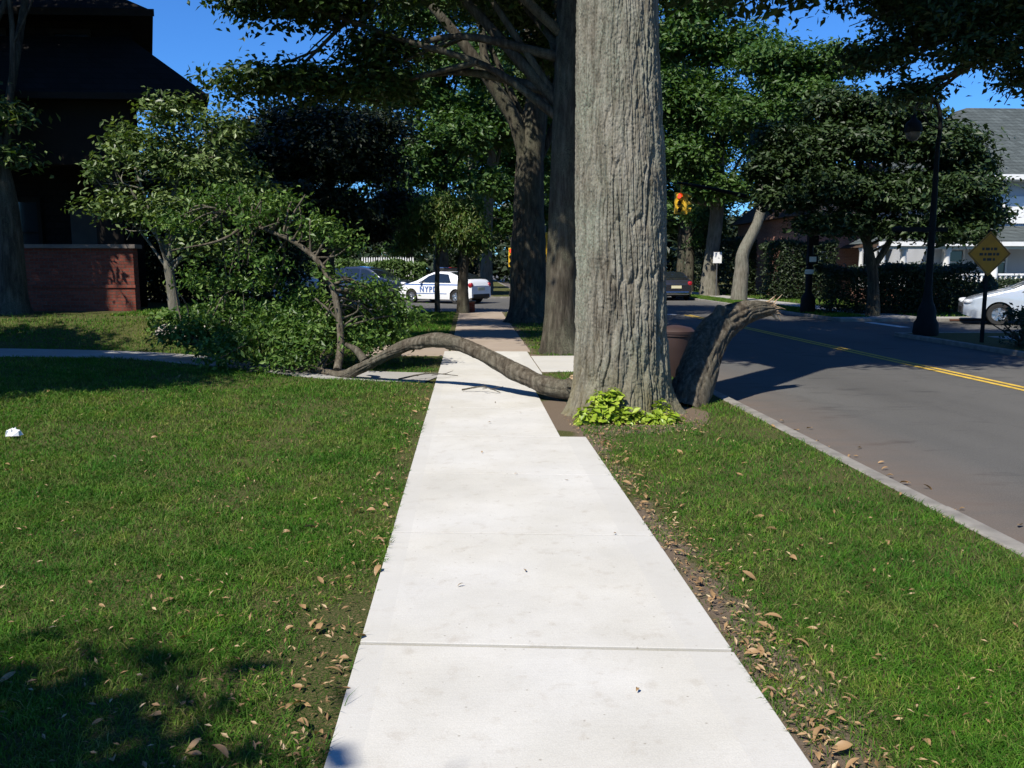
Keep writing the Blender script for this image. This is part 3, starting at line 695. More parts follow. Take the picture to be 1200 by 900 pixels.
# ------------------------------------------------------------------ front garden trees
zl = float(hgt(-9.75, 18.9))
tree('garden_tree', 'stout garden tree against the brick porch wall of the dark house', (-9.75, 18.9, zl),
     [(-9.8, 18.9, zl - .1), (-9.78, 18.9, zl + .3), (-9.75, 18.9, 1.6), (-9.8, 18.9, 3.0), (-10.1, 18.9, 5.0), (-10.4, 18.9, 7.5)], [.46, .31, .265, .25, .2, .1],
     [(-10.0, 18.9, 4.7, .85, .6, .45, 1.6), (-9.6, 18.9, 3.8, .5, .4, .35, 1.4), (-10.4, 18.7, 4.0, .5, .4, .3, 1.4), (-11.8, 18.6, 8.2, 1.8, 1.2, 1.0), (-9.6, 18.9, 8.6, 2.2, 2, 1.4), (-12.4, 19, 8.5, 2.2, 2, 1.5), (-8.6, 20.6, 11.6, 2.4, 2.2, 1.6), (-10.4, 21, 12.4, 2.6, 2.4, 1.6), (-12.6, 20.6, 11.4, 2.6, 2.4, 1.6), (-9, 23.4, 13.4, 2.6, 2.4, 1.6), (-12, 23, 13.4, 2.4, 2.4, 1.6)],
     50000, .15, M['leaf_magnolia'], M['bark'], 91, clump=.34, per=18, droop=.5, width=.42)
zs = float(hgt(-5.88, 17.4))
tree('garden_tree', 'small multi stemmed garden tree with glossy pale leaves on the bank', (-5.88, 17.4, zs),
     [(-5.86, 17.4, zs - .1), (-5.9, 17.4, zs + .5), (-5.95, 17.4, 1.7), (-5.9, 17.4, 2.3)], [.14, .10, .09, .07],
     [(-6.0, 17.2, 3.6, 1.0, .9, .8), (-5.0, 17.1, 3.3, 1.1, .9, .8), (-6.7, 17.3, 2.6, .8, .7, .6), (-5.6, 17.1, 4.4, .7, .6, .5), (-4.3, 17.1, 2.8, .8, .7, .7), (-5.5, 16.9, 2.5, 1.1, .8, .6), (-4.7, 17.1, 4.1, .6, .55, .45), (-7.2, 17.4, 3.4, .35, .35, .35), (-6.6, 17.3, 4.0, .4, .4, .4), (-4.9, 16.8, 1.9, .9, .7, .5)],
     13500, .108, M['leaf_magnolia'], M['bark_pale'], 93, clump=.24, per=16, width=.5,
     extra=[([(-5.95, 17.4, 1.7), (-5.7, 17.3, 2.2), (-5.2, 17.2, 2.6), (-4.9, 17.2, 3.4)], [.08, .065, .05, .03]),
            ([(-5.95, 17.4, 1.9), (-6.3, 17.4, 2.5), (-6.6, 17.3, 3.2)], [.06, .045, .02])])
# trees that stand outside the frame on the sunny side and throw the shade on the lawn and on the house
tree('shade_tree', 'garden tree outside the frame whose shade lies across the left lawn', (-10.6, 8.2, 0),
     [(-10.6, 8.2, -.1), (-10.6, 8.2, 3), (-10.4, 8.2, 7)], [.36, .28, .12],
     [(-9.4, 7.4, 6.2, 1.8, 1.0, .9), (-8.2, 7.7, 6.2, 1.2, .8, .6), (-9.8, 6.4, 6.0, 1.3, .8, .7), (-8.0, 9.0, 6.6, 1.1, .8, .6), (-8.9, 8.6, 6.4, 1.9, 1.2, 1.1), (-10.8, 7.0, 6.2, 1.6, 1.0, 1.0), (-10.4, 8.9, 6.8, 2.2, 1.6, 1.4), (-12.2, 10.8, 6.8, 2.0, 1.5, 1.4), (-12.4, 9.8, 6.2, 2.3, 2.0, 1.6)],
     70000, .17, M['leaf_elm'], M['bark'], 95, clump=.45, per=24)
tree('shade_tree', 'tall tree outside the frame whose shade falls on the front of the dark house', (-15.2, 13.2, 0),
     [(-15.2, 13.2, -.1), (-15.2, 13.2, 4), (-15.0, 13.2, 9)], [.5, .4, .2],
     [(-16.8, 13.0, 11, 2.8, 2.6, 2.4), (-10.6, 16.6, 10.6, 2.0, 1.6, 1.4), (-17.5, 14, 9.8, 3, 2.8, 2.6), (-12.6, 15.5, 13.6, 2.6, 2.0, 2.0), (-11.4, 16.6, 12.4, 2.4, 2.0, 1.8), (-15.6, 16.2, 8.6, 2.0, 1.6, 1.6), (-17.0, 11.0, 8.0, 2.0, 1.8, 1.8), (-13.4, 17.4, 10.2, 2, 1.6, 1.6)],
     46000, .22, M['leaf_elm'], M['bark'], 96, clump=.6, per=24)
tree('shade_tree', 'tree behind the viewpoint whose shade reaches the near left corner of the lawn', (-7.2, -2.6, 0),
     [(-7.2, -2.6, -.1), (-7.2, -2.6, 3), (-7.0, -2.5, 7)], [.3, .24, .1],
     [(-5.5, -1.4, 6.0, 1.15, .72, .7), (-6.6, -1.8, 6.4, 1.5, .8, 1.1), (-4.7, -1.9, 6.2, .8, .5, .5), (-6.4, -2.6, 7.0, 1.6, 1.1, 1.1), (-8, -3.6, 7.4, 2, 1.6, 1.4), (-5.5, -.75, 5.9, .5, .25, .3)],
     17000, .16, M['leaf_elm'], M['bark'], 97, clump=.34, per=22)

# unseen street trees added to cut sky light, behind and beside the viewpoint
for (x, y, sd_, lab) in ((1.9, -9.5, 98, 'unseen street tree added to cut sky light, in the verge behind the viewpoint'), (14.2, 5.5, 99, 'unseen street tree added to cut sky light, across the road beside the viewpoint'), (14.2, -6.0, 102, 'unseen street tree added to cut sky light, across the road behind the viewpoint'), (19.5, 10.5, 103, 'unseen garden tree added to cut sky light, behind the far sidewalk beside the viewpoint')):
    tree('street_tree', lab, (x, y, 0), [(x, y, -.1), (x, y, 4), (x + .2, y, 10)], [.5, .4, .2],
         [(x, y, 8.6, 3.0, 2.8, 2.2), (x + 2.2, y + 1, 7.2, 2.4, 2.2, 1.8), (x - .6, y - 2, 7.0, 2.2, 2.2, 1.8), (x + 1, y - 1, 11.2, 3.0, 2.8, 2.2), (x + 1.6, y + 2.2, 9.6, 2.4, 2.2, 2), (x + .4, y + .5, 5.0, 2.4, 2.4, 1.3)], 24000, .30, M['leaf_elm'], M['bark'], sd_, clump=.6, per=22)

# ------------------------------------------------------------------ the fallen limb across the sidewalk
FL = (.9, 10.2, 0)
fl = empty('fallen_limb', FL, 0, 'long arched fallen limb lying across the sidewalk with its leafy crown on the lawn', 'branch')
lb = MB()
q = spline([(1.24, 9.98, 0.24, 0.1), (1.197, 10.05, 0.155, 0.111), (0.923, 10.2, 0.177, 0.122), (0.727, 10.35, 0.253, 0.109), (0.495, 10.55, 0.346, 0.106), (0.106, 10.85, 0.532, 0.1), (-0.224, 11.1, 0.626, 0.097), (-0.451, 11.25, 0.648, 0.099), (-0.71, 11.45, 0.592, 0.092), (-0.967, 11.65, 0.494, 0.084), (-1.25, 11.9, 0.34, 0.079), (-1.551, 12.2, 0.175, 0.073), (-1.877, 12.5, 0.029, 0.07), (-2.3, 12.9, 0.05, 0.06), (-2.9, 13.3, 0.1, 0.05), (-3.9, 13.7, 0.25, 0.035), (-4.8, 14.1, 0.5, 0.015)], 110)
# rough bark along the limb: furrows, swellings and knots
n = 64; pts, rad = q[:, :3] - np.array(FL), q[:, 3]
t = unit(np.gradient(pts, axis=0)); a = unit(np.cross(t, np.array([0, 0, 1.]))); b_ = np.cross(t, a)
TH, Lg = np.meshgrid(np.linspace(0, 2 * math.pi, n, endpoint=False), np.linspace(0, 8, len(pts))); U = TH / (2 * math.pi)
g = vnoise(U * 18 + .8 * vnoise(U * 7, Lg * 2.5, 7, 61), Lg * 2.6, 18, 62)
RR = rad[:, None] * (1 + .13 * vnoise(U * 4, Lg * 1.6, 4, 63) + .07 * vnoise(U * 9, Lg * 5, 9, 64)) + (np.clip(np.abs(g) / .35, 0, 1) - 1) * .014 + .005 * vnoise(U * 30, Lg * 14, 30, 65)
for (l0, t0, s_) in ((2.55, 1.2, .03), (2.9, 4.0, .035), (1.1, .4, .03), (3.9, 2.2, .025), (4.6, .9, .022)):
    RR += s_ * np.exp(-((Lg - l0) / .10) ** 2 - (np.angle(np.exp(1j * (TH - t0))) / .55) ** 2)
V = pts[:, None, :] + np.cos(TH)[..., None] * RR[..., None] * a[:, None, :] + np.sin(TH)[..., None] * RR[..., None] * b_[:, None, :]
i, j = np.meshgrid(np.arange(len(pts) - 1), np.arange(n), indexing='ij'); k = (j + 1) % n
lb.add(V.reshape(-1, 3), np.stack([i * n + j, (i + 1) * n + j, (i + 1) * n + k, i * n + k], -1).reshape(-1, 4))
lb.add(V[0], [tuple(range(n))])
rs = np.random.default_rng(12)
def offshoot(pts, rad, n=20, seg=9, sd=0):
    p = spline(np.column_stack([pts, rad]), n); lb.tube(p[:, :3] - np.array(FL), p[:, 3], seg, noise=.06, seed=sd); return p
offshoot([(-1.5, 12.2, .28), (-1.62, 12.28, .42), (-1.78, 12.35, .50)], [.06, .05, .03], 8)
up_ = offshoot([(-1.95, 12.6, .10), (-1.93, 12.9, .5), (-2.03, 13.1, 1.18), (-2.27, 13.3, 1.64), (-2.67, 13.4, 1.98), (-3.14, 13.5, 2.18), (-3.55, 13.6, 2.37), (-4.1, 13.6, 2.5)], [.062, .054, .048, .043, .037, .03, .022, .012], 44, 12, 5)
offshoot([(-2.8, 13.45, 2.03), (-2.72, 13.5, 2.35), (-2.5, 13.5, 2.7)], [.026, .02, .01], 12)
offshoot([(-3.4, 13.6, 2.28), (-3.8, 13.4, 2.0), (-4.5, 13.3, 1.85)], [.026, .02, .01], 12)
fl_lobes = [(-2.3, 13.2, .45, .75, .6, .40, 1.3), (-1.9, 13.6, .6, .6, .6, .42, 1.2), (-3.1, 13.5, .45, .9, .7, .42, 1.2), (-3.9, 14.1, .6, .8, .7, .5), (-2.6, 14.0, .8, .8, .7, .55, .9), (-1.25, 13.9, .75, .55, .5, .45, 1.1), (-1.45, 13.5, .45, .5, .5, .3, 1.1),
            (-3.6, 12.9, .28, .6, .4, .22), (-2.7, 12.8, .2, .6, .35, .18), (-4.5, 13.9, .45, .6, .5, .35), (-1.6, 13.3, 1.15, .28, .28, .3, .7), (-1.5, 14.2, 1.1, .4, .4, .3, .8),
            (-3.4, 14.0, 1.3, .6, .5, .35, .45), (-4.3, 14.2, 1.3, .6, .5, .4, .45), (-3.3, 13.5, 1.7, .5, .4, .3, .4), (-2.4, 13.6, 2.15, .4, .35, .28, .8), (-1.95, 13.5, 1.95, .28, .28, .3, .8), (-2.9, 13.7, 2.5, .42, .36, .26, .8), (-3.8, 13.8, 2.55, .55, .45, .32, .8), (-3.2, 13.3, 2.25, .35, .3, .22, .7), (-2.1, 13.3, 1.4, .28, .25, .25, .5), (-4.4, 13.6, 2.2, .4, .35, .3, .6)]
for l in fl_lobes:
    c = np.array(l[:3]); cand = np.vstack([q[72:108, :3], up_[8:, :3]])
    for t in range(5):
        g = c + unit(rs.normal(0, 1, 3)) * np.array(l[3:6]) * rs.uniform(.5, 1.0); g[2] = max(.04, g[2])
        s0 = cand[np.argsort(np.linalg.norm(cand - g, axis=1))[rs.integers(0, 6)]]
        p = spline([s0, (s0 + g) / 2 + rs.normal(0, .1, 3) + np.array([0, 0, .1]), g], 9)
        lb.tube(p - np.array(FL), np.linspace(.022, .006, 9), 5, cap=False)
lb.build('bough', M['bark_limb'], fl, smooth=True)
r = np.random.default_rng(77)
P, N = crown_points(fl_lobes, 22000, r, .19, 16, .75, .45)
P[:, 2] = np.maximum(P[:, 2], hgt(P[:, 0], P[:, 1]) + .02)
N = unit(N + r.normal(0, .5, N.shape))
V, F = leaf_arrays(P, N, .080, r, .5, .25)
MB().add(V - np.array(FL), F).build('foliage', M['leaf_fallen'], fl)
# torn end near the trunk
te = MB()
for k in range(26):
    a = rs.uniform(0, 6.28); rr = .09 * math.sqrt(rs.uniform(0, 1)); L_s = rs.uniform(.03, .10)
    c = np.array([1.21, 9.99, .235]) + np.array([math.cos(a) * rr * .55, -math.cos(a) * rr * .75, math.sin(a) * rr])
    te.tube([c - np.array(FL), c + np.array([.75, -.45, rs.normal(0, .1)]) * L_s - np.array(FL)], [.018, .003], 5)
te.build('torn_end', M['wood_torn'], fl)

# ------------------------------------------------------------------ the broken limb at the right of the trunk
BL = (2.75, 10.0, 0)
bl = empty('broken_limb', BL, 0, 'thick broken limb arching from the foot of the elm over the kerb, splintered end', 'branch')
bb = MB()
q = spline([(2.52, 9.82, -.10, .27), (2.62, 9.95, .12, .255), (2.80, 10.18, .42, .235), (2.99, 10.42, .70, .22), (3.2, 10.66, .86, .205), (3.42, 10.84, .965, .175), (3.66, 10.98, 1.03, .14), (3.98, 11.12, 1.06, .09)], 60)
org = np.array(BL)
rb = np.random.default_rng(4)
# bark relief on the limb: long furrows along its length
n = 90; pts, rad = q[:, :3], q[:, 3]
t = unit(np.gradient(pts, axis=0)); a = unit(np.cross(t, np.array([0, 0, 1.]))); b_ = np.cross(t, a)
th = np.linspace(0, 2 * math.pi, n, endpoint=False)
TH, Lg = np.meshgrid(th, np.linspace(0, 5, len(pts)))
g = vnoise(TH / (2 * math.pi) * 26 + .8 * vnoise(TH / 6.2832 * 9, Lg * 2, 9, 21), Lg * 1.6, 26, 22)
RR = rad[:, None] * (1 + .09 * vnoise(TH / 6.2832 * 5, Lg, 5, 23)) + (np.clip(np.abs(g) / .35, 0, 1) - 1) * .034 + .008 * vnoise(TH / 6.2832 * 34, Lg * 9, 34, 24)
V = pts[:, None, :] + np.cos(TH)[..., None] * RR[..., None] * a[:, None, :] + np.sin(TH)[..., None] * RR[..., None] * b_[:, None, :]
i, j = np.meshgrid(np.arange(len(pts) - 1), np.arange(n), indexing='ij'); k = (j + 1) % n
bb.add(V.reshape(-1, 3) - org, np.stack([i * n + j, (i + 1) * n + j, (i + 1) * n + k, i * n + k], -1).reshape(-1, 4))
p = spline([(3.05, 10.5, .85, .07), (3.10, 10.56, 1.0, .065), (3.16, 10.6, 1.10, .06)], 8); bb.tube(p[:, :3] - org, p[:, 3], 14, noise=.08)
bb.build('bough', M['bark_limb'], bl, smooth=True)
ts = MB()
for k in range(70):
    a_ = rb.uniform(0, 6.28); rr = .10 * math.sqrt(rb.uniform(0, 1)); L_s = rb.uniform(.06, .34) * (1.3 - rr * 5)
    c = np.array([3.94, 11.10, 1.055]) + np.array([-.1, math.cos(a_) * rr, math.sin(a_) * rr])
    ts.tube([c - org, c + np.array([.9, .25, rb.normal(.02, .12)]) * L_s * .5 - org, c + np.array([.9, .25, rb.normal(.0, .25)]) * L_s - org], [.02, .014, .002], 5)
c = np.array([3.165, 10.605, 1.108]); MB().lathe([(.001, .004), (.058, .003), (.06, -.02)], 16, 'z', c - org).build('sawn_end', M['wood_torn'], bl)
ts.build('splintered_end', M['wood_torn'], bl, smooth=False)

# ------------------------------------------------------------------ plants at the foot of the trunk
def leafy_plant(name, label, base, clumps, count, size, seed):
    root = empty(name, base, 0, label, 'plant')
    r = np.random.default_rng(seed); P = []; N = []
    st = MB()
    for (x, y, z, rx, rz, w) in clumps:
        k = int(count * w)
        d = unit(r.normal(0, 1, (k, 3))); d[:, 2] = np.abs(d[:, 2])
        c = np.array([x, y, z])
        pp = c + d * np.array([rx, rx * .75, rz]) * r.uniform(.45, 1, k)[:, None]
        P.append(pp); N.append(unit(d * np.array([.7, .7, .4]) + np.array([0, 0, .7]) + r.normal(0, .25, (k, 3))))
        for p_ in pp[::4]: st.tube(np.array([c - np.array([0, 0, .02]), (c + p_) / 2 + np.array([0, 0, .03]), p_]) - np.array(base), [.004, .003, .002], 4, cap=False)
    V, F = leaf_arrays(np.concatenate(P), np.concatenate(N), size, r, .62, .1)
    MB().add(V - np.array(base), F).build('leaves', M['leaf_hosta'], root)
    st.build('stems', M['leaf_hosta'], root)
    return root
leafy_plant('leafy_plant', 'larger clump of bright yellow green leaves climbing the foot of the elm', (1.45, 8.72, 0),
            [(1.22, 8.62, .02, .17, .17, .22), (1.42, 8.58, .02, .20, .20, .24), (1.60, 8.60, .02, .17, .15, .18), (1.36, 8.76, .15, .14, .18, .18), (1.50, 8.76, .22, .11, .14, .12), (1.72, 8.62, .02, .13, .14, .12)], 620, .072, 5)
leafy_plant('leafy_plant', 'smaller clump of bright yellow green leaves at the right root of the elm', (2.0, 8.62, 0),
            [(1.88, 8.6, .01, .15, .13, .4), (2.05, 8.6, .01, .15, .12, .4), (2.0, 8.72, .10, .10, .14, .2)], 260, .068, 6)

# ------------------------------------------------------------------ grass
def grass_mat():
    m, n, l, p = newmat('grass_blade')
    g = n.new('ShaderNodeNewGeometry'); tc = n.new('ShaderNodeTexCoord'); ob = tc.outputs['Object']
    r = ramp(n, [(0, (.032, .100, .008)), (.45, (.055, .155, .012)), (.82, (.105, .21, .022)), (1, (.26, .24, .09))]); l.new(g.outputs['Random Per Island'], r.inputs[0])
    a = noise(n, l, 1.3, ob, 6, .7); ar = ramp(n, [(.46, (0, 0, 0)), (.66, (1, 1, 1))]); l.new(a.outputs['Fac'], ar.inputs[0])
    b = noise(n, l, .55, ob, 4, .6); br = ramp(n, [(.38, (0, 0, 0)), (.62, (1, 1, 1))]); l.new(b.outputs['Fac'], br.inputs[0])
    y = ramp(n, [(0, (.10, .16, .02)), (.5, (.18, .19, .04)), (1, (.36, .27, .12))]); l.new(g.outputs['Random Per Island'], y.inputs[0])
    col = mix(n, l, math_(n, l, 'MULTIPLY', ar.outputs[0], .52), r.outputs[0], y.outputs[0])
    col = mix(n, l, math_(n, l, 'MULTIPLY', br.outputs[0], .45), col, (.026, .115, .016))
    c3 = noise(n, l, 4.2, ob, 4, .7); c3r = ramp(n, [(.34, (.58, .62, .55)), (.5, (1, 1, 1)), (.68, (1.35, 1.22, 1.05))]); l.new(c3.outputs['Fac'], c3r.inputs[0])
    col = mix(n, l, 1.0, col, c3r.outputs[0], 'MULTIPLY')
    l.new(col, p.inputs['Base Color']); p.inputs['Roughness'].default_value = .6; p.inputs['Specular IOR Level'].default_value = .12
    t = n.new('ShaderNodeBsdfTranslucent'); l.new(mix(n, l, 1.0, col, (1.4, 1.5, .6), 'MULTIPLY'), t.inputs['Color'])
    x = n.new('ShaderNodeMixShader'); x.inputs[0].default_value = .25
    l.new(p.outputs[0], x.inputs[1]); l.new(t.outputs[0], x.inputs[2]); l.new(x.outputs[0], n['Material Output'].inputs['Surface'])
    return m
M['grass'] = grass_mat()
def pnoise(x, y, s, seed): return vnoise(np.mod(x * s, 256) , np.mod(y * s + 100, 511), 256, seed)
def pathdist(x, y):
    d = np.full(len(x), 9.)
    for c in pc: d = np.minimum(d, np.hypot(x - c[0], y - c[1]))
    return d
def grass(name, label, n, xr, yr, r, hmin=.025, hmax=.06):
    """blades thin out and widen with distance from the sidewalk's near end"""
    y = yr[0] * (yr[1] / yr[0]) ** r.uniform(0, 1, n)
    half = y * .78 + .4
    x = r.uniform(-1, 1, n) * half
    keep = (x > xr[0]) & (x < xr[1])
    x, y = x[keep], y[keep]
    edge = (x > 0) & (x < 3.2)
    dens = .30 + .75 * pnoise(x, y, 1.1, 50) + .55 * pnoise(x, y, 3.7, 51) + .3 * pnoise(x, y, 9.1, 56)
    e1 = np.where(x > 0, x - 1.09, -.475 - x)                         # distance from the sidewalk edge
    e1 = np.where((y > 16) , np.where(x > 0, x - 1.16, -.36 - x), e1)
    thin = np.where(x > 0, sstep(-.02, .32, e1 + .30 * pnoise(x, y, 2.0, 52)), sstep(-.05, .35, e1 + .25 * pnoise(x, y, 2.4, 53)))
    ok = (r.uniform(0, 1, len(x)) < np.clip(.62 + .6 * dens, .30, 1) * (.08 + .92 * thin)) & (e1 > -.01 + .02 * pnoise(x, y, 9, 54)) & (x < KX - .14)
    ok &= ~((x > 0) & (y > 7.87) & (np.hypot(x - 1.687, y - 9.35) < .95) & (r.uniform(0, 1, len(x)) < .93))
    ok &= ~((x > 0) & (y > 12.95) & (y < 15.35)) & ~((x < 0) & (pathdist(x, y) < .5)) & ~((x < 0) & (x > -1.95) & (y > 15.2) & (y < 17.65))
    ok &= ~((x < -5.5) & (y > 17.3) & (r.uniform(0, 1, len(x)) < .85)) & (y < 30.5)
    x, y = x[ok], y[ok]; n = len(x)
    h = r.uniform(hmin, hmax, n) * (1 + .35 * pnoise(x, y, 1.7, 55)); w = .0011 + .00030 * y
    h *= np.clip(1 + (y - 6) * .02, 1, 1.4)
    z = hgt(x, y)
    a = r.uniform(0, 6.28, n); dx, dy = np.cos(a), np.sin(a)
    b = r.uniform(0, 6.28, n); lean = h * r.uniform(.25, 1.7, n); lx, ly = np.cos(b) * lean, np.sin(b) * lean
    p0 = np.stack([x, y, z - .004], 1); W = np.stack([dx, dy, 0 * dx], 1) * w[:, None]
    p1 = p0 + np.stack([lx * .35, ly * .35, h * .6], 1); p2 = p0 + np.stack([lx, ly, h * r.uniform(.45, 1.0, n)], 1)
    V = np.stack([p0 - W, p0 + W, p1 + W * .8, p1 - W * .8, p2], 1).reshape(-1, 3)
    k = np.arange(n) * 5
    b_ = MB(); b_.add(V, np.stack([k, k + 1, k + 2, k + 3], 1)); b_.f.append(np.stack([k + 3, k + 2, k + 4], 1)); b_.m.append(np.zeros(n, np.int32))
    return tag(b_.build(name, M['grass']), label, 'grass', kind='stuff')
gr = np.random.default_rng(99)
grass('grass', 'patchy green lawn left of the sidewalk', 820000, (-14, -.47), (2.0, 18.5), gr)
grass('grass', 'green grass verge between sidewalk and kerb', 600000, (1.08, KX - .14), (2.0, 30), gr)

# far lawns, coarser tufts
def tufts(name, label, x0, x1, y0, y1, n, h, r):
    x = r.uniform(x0, x1, n); y = r.uniform(y0, y1, n); z = hgt(x, y)
    a = r.uniform(0, 6.28, n); w = .018
    p0 = np.stack([x, y, z], 1); W = np.stack([np.cos(a), np.sin(a), 0 * a], 1) * w
    p2 = p0 + np.stack([r.normal(0, h * .4, n), r.normal(0, h * .4, n), h * r.uniform(.5, 1, n)], 1)
    V = np.stack([p0 - W, p0 + W, p2], 1).reshape(-1, 3); k = np.arange(n) * 3
    return tag(MB().add(V, np.stack([k, k + 1, k + 2], 1)).build(name, M['grass']), label, 'grass', kind='stuff')
tufts('grass', 'rough grass farther along the left lawn towards the corner', -7.5, -.5, 18, 30.6, 30000, .07, gr)
tufts('grass', 'grass verge across the road at the foot of the trees', FX + .2, 12.95, SY1 + 1, 60, 26000, .09, gr)
tufts('grass', 'lawns beyond the far sidewalk across the road', 14.6, 24, SY1 + 1, 60, 26000, .09, gr)

# ------------------------------------------------------------------ dead leaves: each large one a thing
M['dry_leaf'] = leaf_mat('dry_leaf', (.15, .085, .04), (.29, .175, .08), (.46, .34, .19), transl=.1)
dl = []
for k in range(6):
    r = np.random.default_rng(200 + k)
    L_, W_ = .085 * r.uniform(.75, 1.2), .015 * r.uniform(.8, 1.5)
    u = np.linspace(0, 1, 7); wd = W_ * np.sin(np.pi * np.clip(u * .96 + .03, 0, 1)) ** .8
    cur = r.uniform(.004, .022); tw = r.normal(0, .9)
    V = []
    for ui, wi in zip(u, wd):
        zc = cur * math.sin(ui * 3.1) + .012 * abs(ui - .5); s = tw * (ui - .5)
        for sgn in (-1, 0, 1): V.append(((ui - .5) * L_, sgn * wi * math.cos(s), zc + sgn * wi * math.sin(s) + abs(sgn) * wi * .45 + .006))
    F = [(i * 3 + j, i * 3 + j + 3, i * 3 + j + 4, i * 3 + j + 1) for i in range(6) for j in (0, 1)]
    o = MB().add(V, F).build('dry_leaf', M['dry_leaf'], smooth=True)
    dl.append(o)
used = set()
def drop(x, y, label, group, z=None, s=1.0, r=random):
    k = r.randrange(6)
    o = dl[k] if k not in used else dl[k].copy()
    if k in used: C.objects.link(o)
    used.add(k)
    zz = float(hgt(x, y)) + .012 if z is None else z
    o.location = (x, y, zz); o.rotation_euler = (r.gauss(0, .3), r.gauss(0, .3), r.uniform(0, 6.28)); o.scale = (s,) * 3
    tag(o, label, 'leaf', group)
n_l = 0
while n_l < 120:
    y = 2.3 * (12.4 / 2.3) ** random.random(); x = random.uniform(-.62 * y, -.5)
    if random.random() < .5: x = -.48 - abs(random.gauss(0, .22))
    drop(x, y, 'dry tan leaf lying in the lawn left of the sidewalk', 'dry leaves on the left lawn', s=random.uniform(.4, .95)); n_l += 1
n_l = 0
while n_l < 105:
    y = 2.3 * (8.6 / 2.3) ** random.random(); x = random.uniform(1.12, 3.05)
    if random.random() < .55: x = 1.12 + abs(random.gauss(0, .15))
    if math.hypot(x - 1.687, y - 9.35) < .8: continue
    drop(x, y, 'dry tan leaf lying in the verge right of the sidewalk', 'dry leaves on the verge', s=random.uniform(.4, .95)); n_l += 1
for (x, y) in ((.28, 4.3), (-.05, 4.1), (.72, 6.2), (.35, 6.4), (.2, 8.6), (.55, 9.2), (.1, 7.2), (.86, 4.9), (-.2, 9.6), (.62, 3.0), (.3, 9.9)):
    drop(x, y, 'small dry scrap of leaf lying on the white concrete sidewalk', 'dry leaf scraps on the sidewalk', .02, random.uniform(.3, .5))
for _ in range(26):
    y = random.uniform(4.6, 9.5); x = 3.25 + abs(random.gauss(0, .22))
    drop(x, y, 'dry leaf lying in the road gutter beside the kerb', 'dry leaves in the gutter', RZ + .008, random.uniform(.5, .9))
# finer litter that nobody could count
r = np.random.default_rng(300); n = 2300
x = np.concatenate([-.48 - np.abs(r.normal(0, .28, n // 4)), 1.1 + np.abs(r.normal(0, .15, n // 2)), r.uniform(1.0, 2.4, n // 4)])
y = np.concatenate([2.2 * 5.5 ** r.uniform(0, 1, n // 4), 2.2 * 3.7 ** r.uniform(0, 1, n // 2), r.uniform(8.0, 9.1, n // 4)])
nx = 1100; yy = 2.4 * 4.6 ** r.uniform(0, 1, nx); xx = np.where(r.uniform(0, 1, nx) < .68, -.5 - r.uniform(0, 1, nx) * (.62 * yy - .3), 1.15 + r.uniform(0, 1, nx) * 1.85)
kk = ~((xx > 0) & (yy > 8.4)); x = np.concatenate([x, xx[kk]]); y = np.concatenate([y, yy[kk]])
P = np.stack([x, y, hgt(x, y) + np.where(np.arange(len(x)) < n, .012, .02) + r.uniform(0, .02, len(x))], 1)
V, F = leaf_arrays(P, unit(np.array([0, 0, 1]) + r.normal(0, .35, P.shape)), .026, r, .4)
tag(MB().add(V, F).build('leaf_litter', M['dry_leaf']), 'crumbled leaf litter over the lawns and along the sidewalk edges', 'leaf litter', kind='stuff')

# paper scrap and twigs
M['paper'] = plain('paper', (.8, .8, .78), .8)
r = np.random.default_rng(8)
th = np.linspace(0, 2 * math.pi, 16, endpoint=False)
pb = MB(); V = []
for i, (rr, hh) in enumerate(((.075, .03), (.06, .07), (.03, .085), (.002, .075))):
    for a_ in th: V.append((-4.1 + rr * math.cos(a_) * r.uniform(.6, 1.25), 7.75 + .8 * rr * math.sin(a_) * r.uniform(.6, 1.25), float(hgt(-4.1, 7.75)) + hh * r.uniform(.7, 1.2)))
pb.add(V, [(i * 16 + j, i * 16 + (j + 1) % 16, (i + 1) * 16 + (j + 1) % 16, (i + 1) * 16 + j) for i in range(3) for j in range(16)])
tag(pb.build('paper_scrap', M['paper']), 'crumpled white paper scrap on the left lawn', 'litter')
for k, (x, y, L_s, a_, lab) in enumerate(((-1.0, 12.0, .9, .4, 'thin twig on the garden path under the arched limb'), (-.1, 10.9, .55, -.5, 'thin twig on the sidewalk under the arched limb'), (-3.4, 12.75, .7, .2, 'dark twig at the edge of the fallen crown on the lawn'))):
    b = MB(); p0 = np.array([x, y, .035]); d = np.array([math.cos(a_), math.sin(a_), 0]); nrm = np.array([-d[1], d[0], 0])
    b.tube(spline([p0, p0 + d * L_s * .5 + nrm * .05 + np.array([0, 0, .05]), p0 + d * L_s], 10), np.linspace(.013, .005, 10), 6)
    for s_ in (.3, .55, .75): b.tube([p0 + d * L_s * s_ + np.array([0, 0, .03]), p0 + d * L_s * (s_ + .22) + nrm * (.12 if s_ != .55 else -.12) + np.array([0, 0, .06])], [.006, .003], 5)
    tag(b.build('fallen_twig', M['bark_limb']), lab, 'twig')

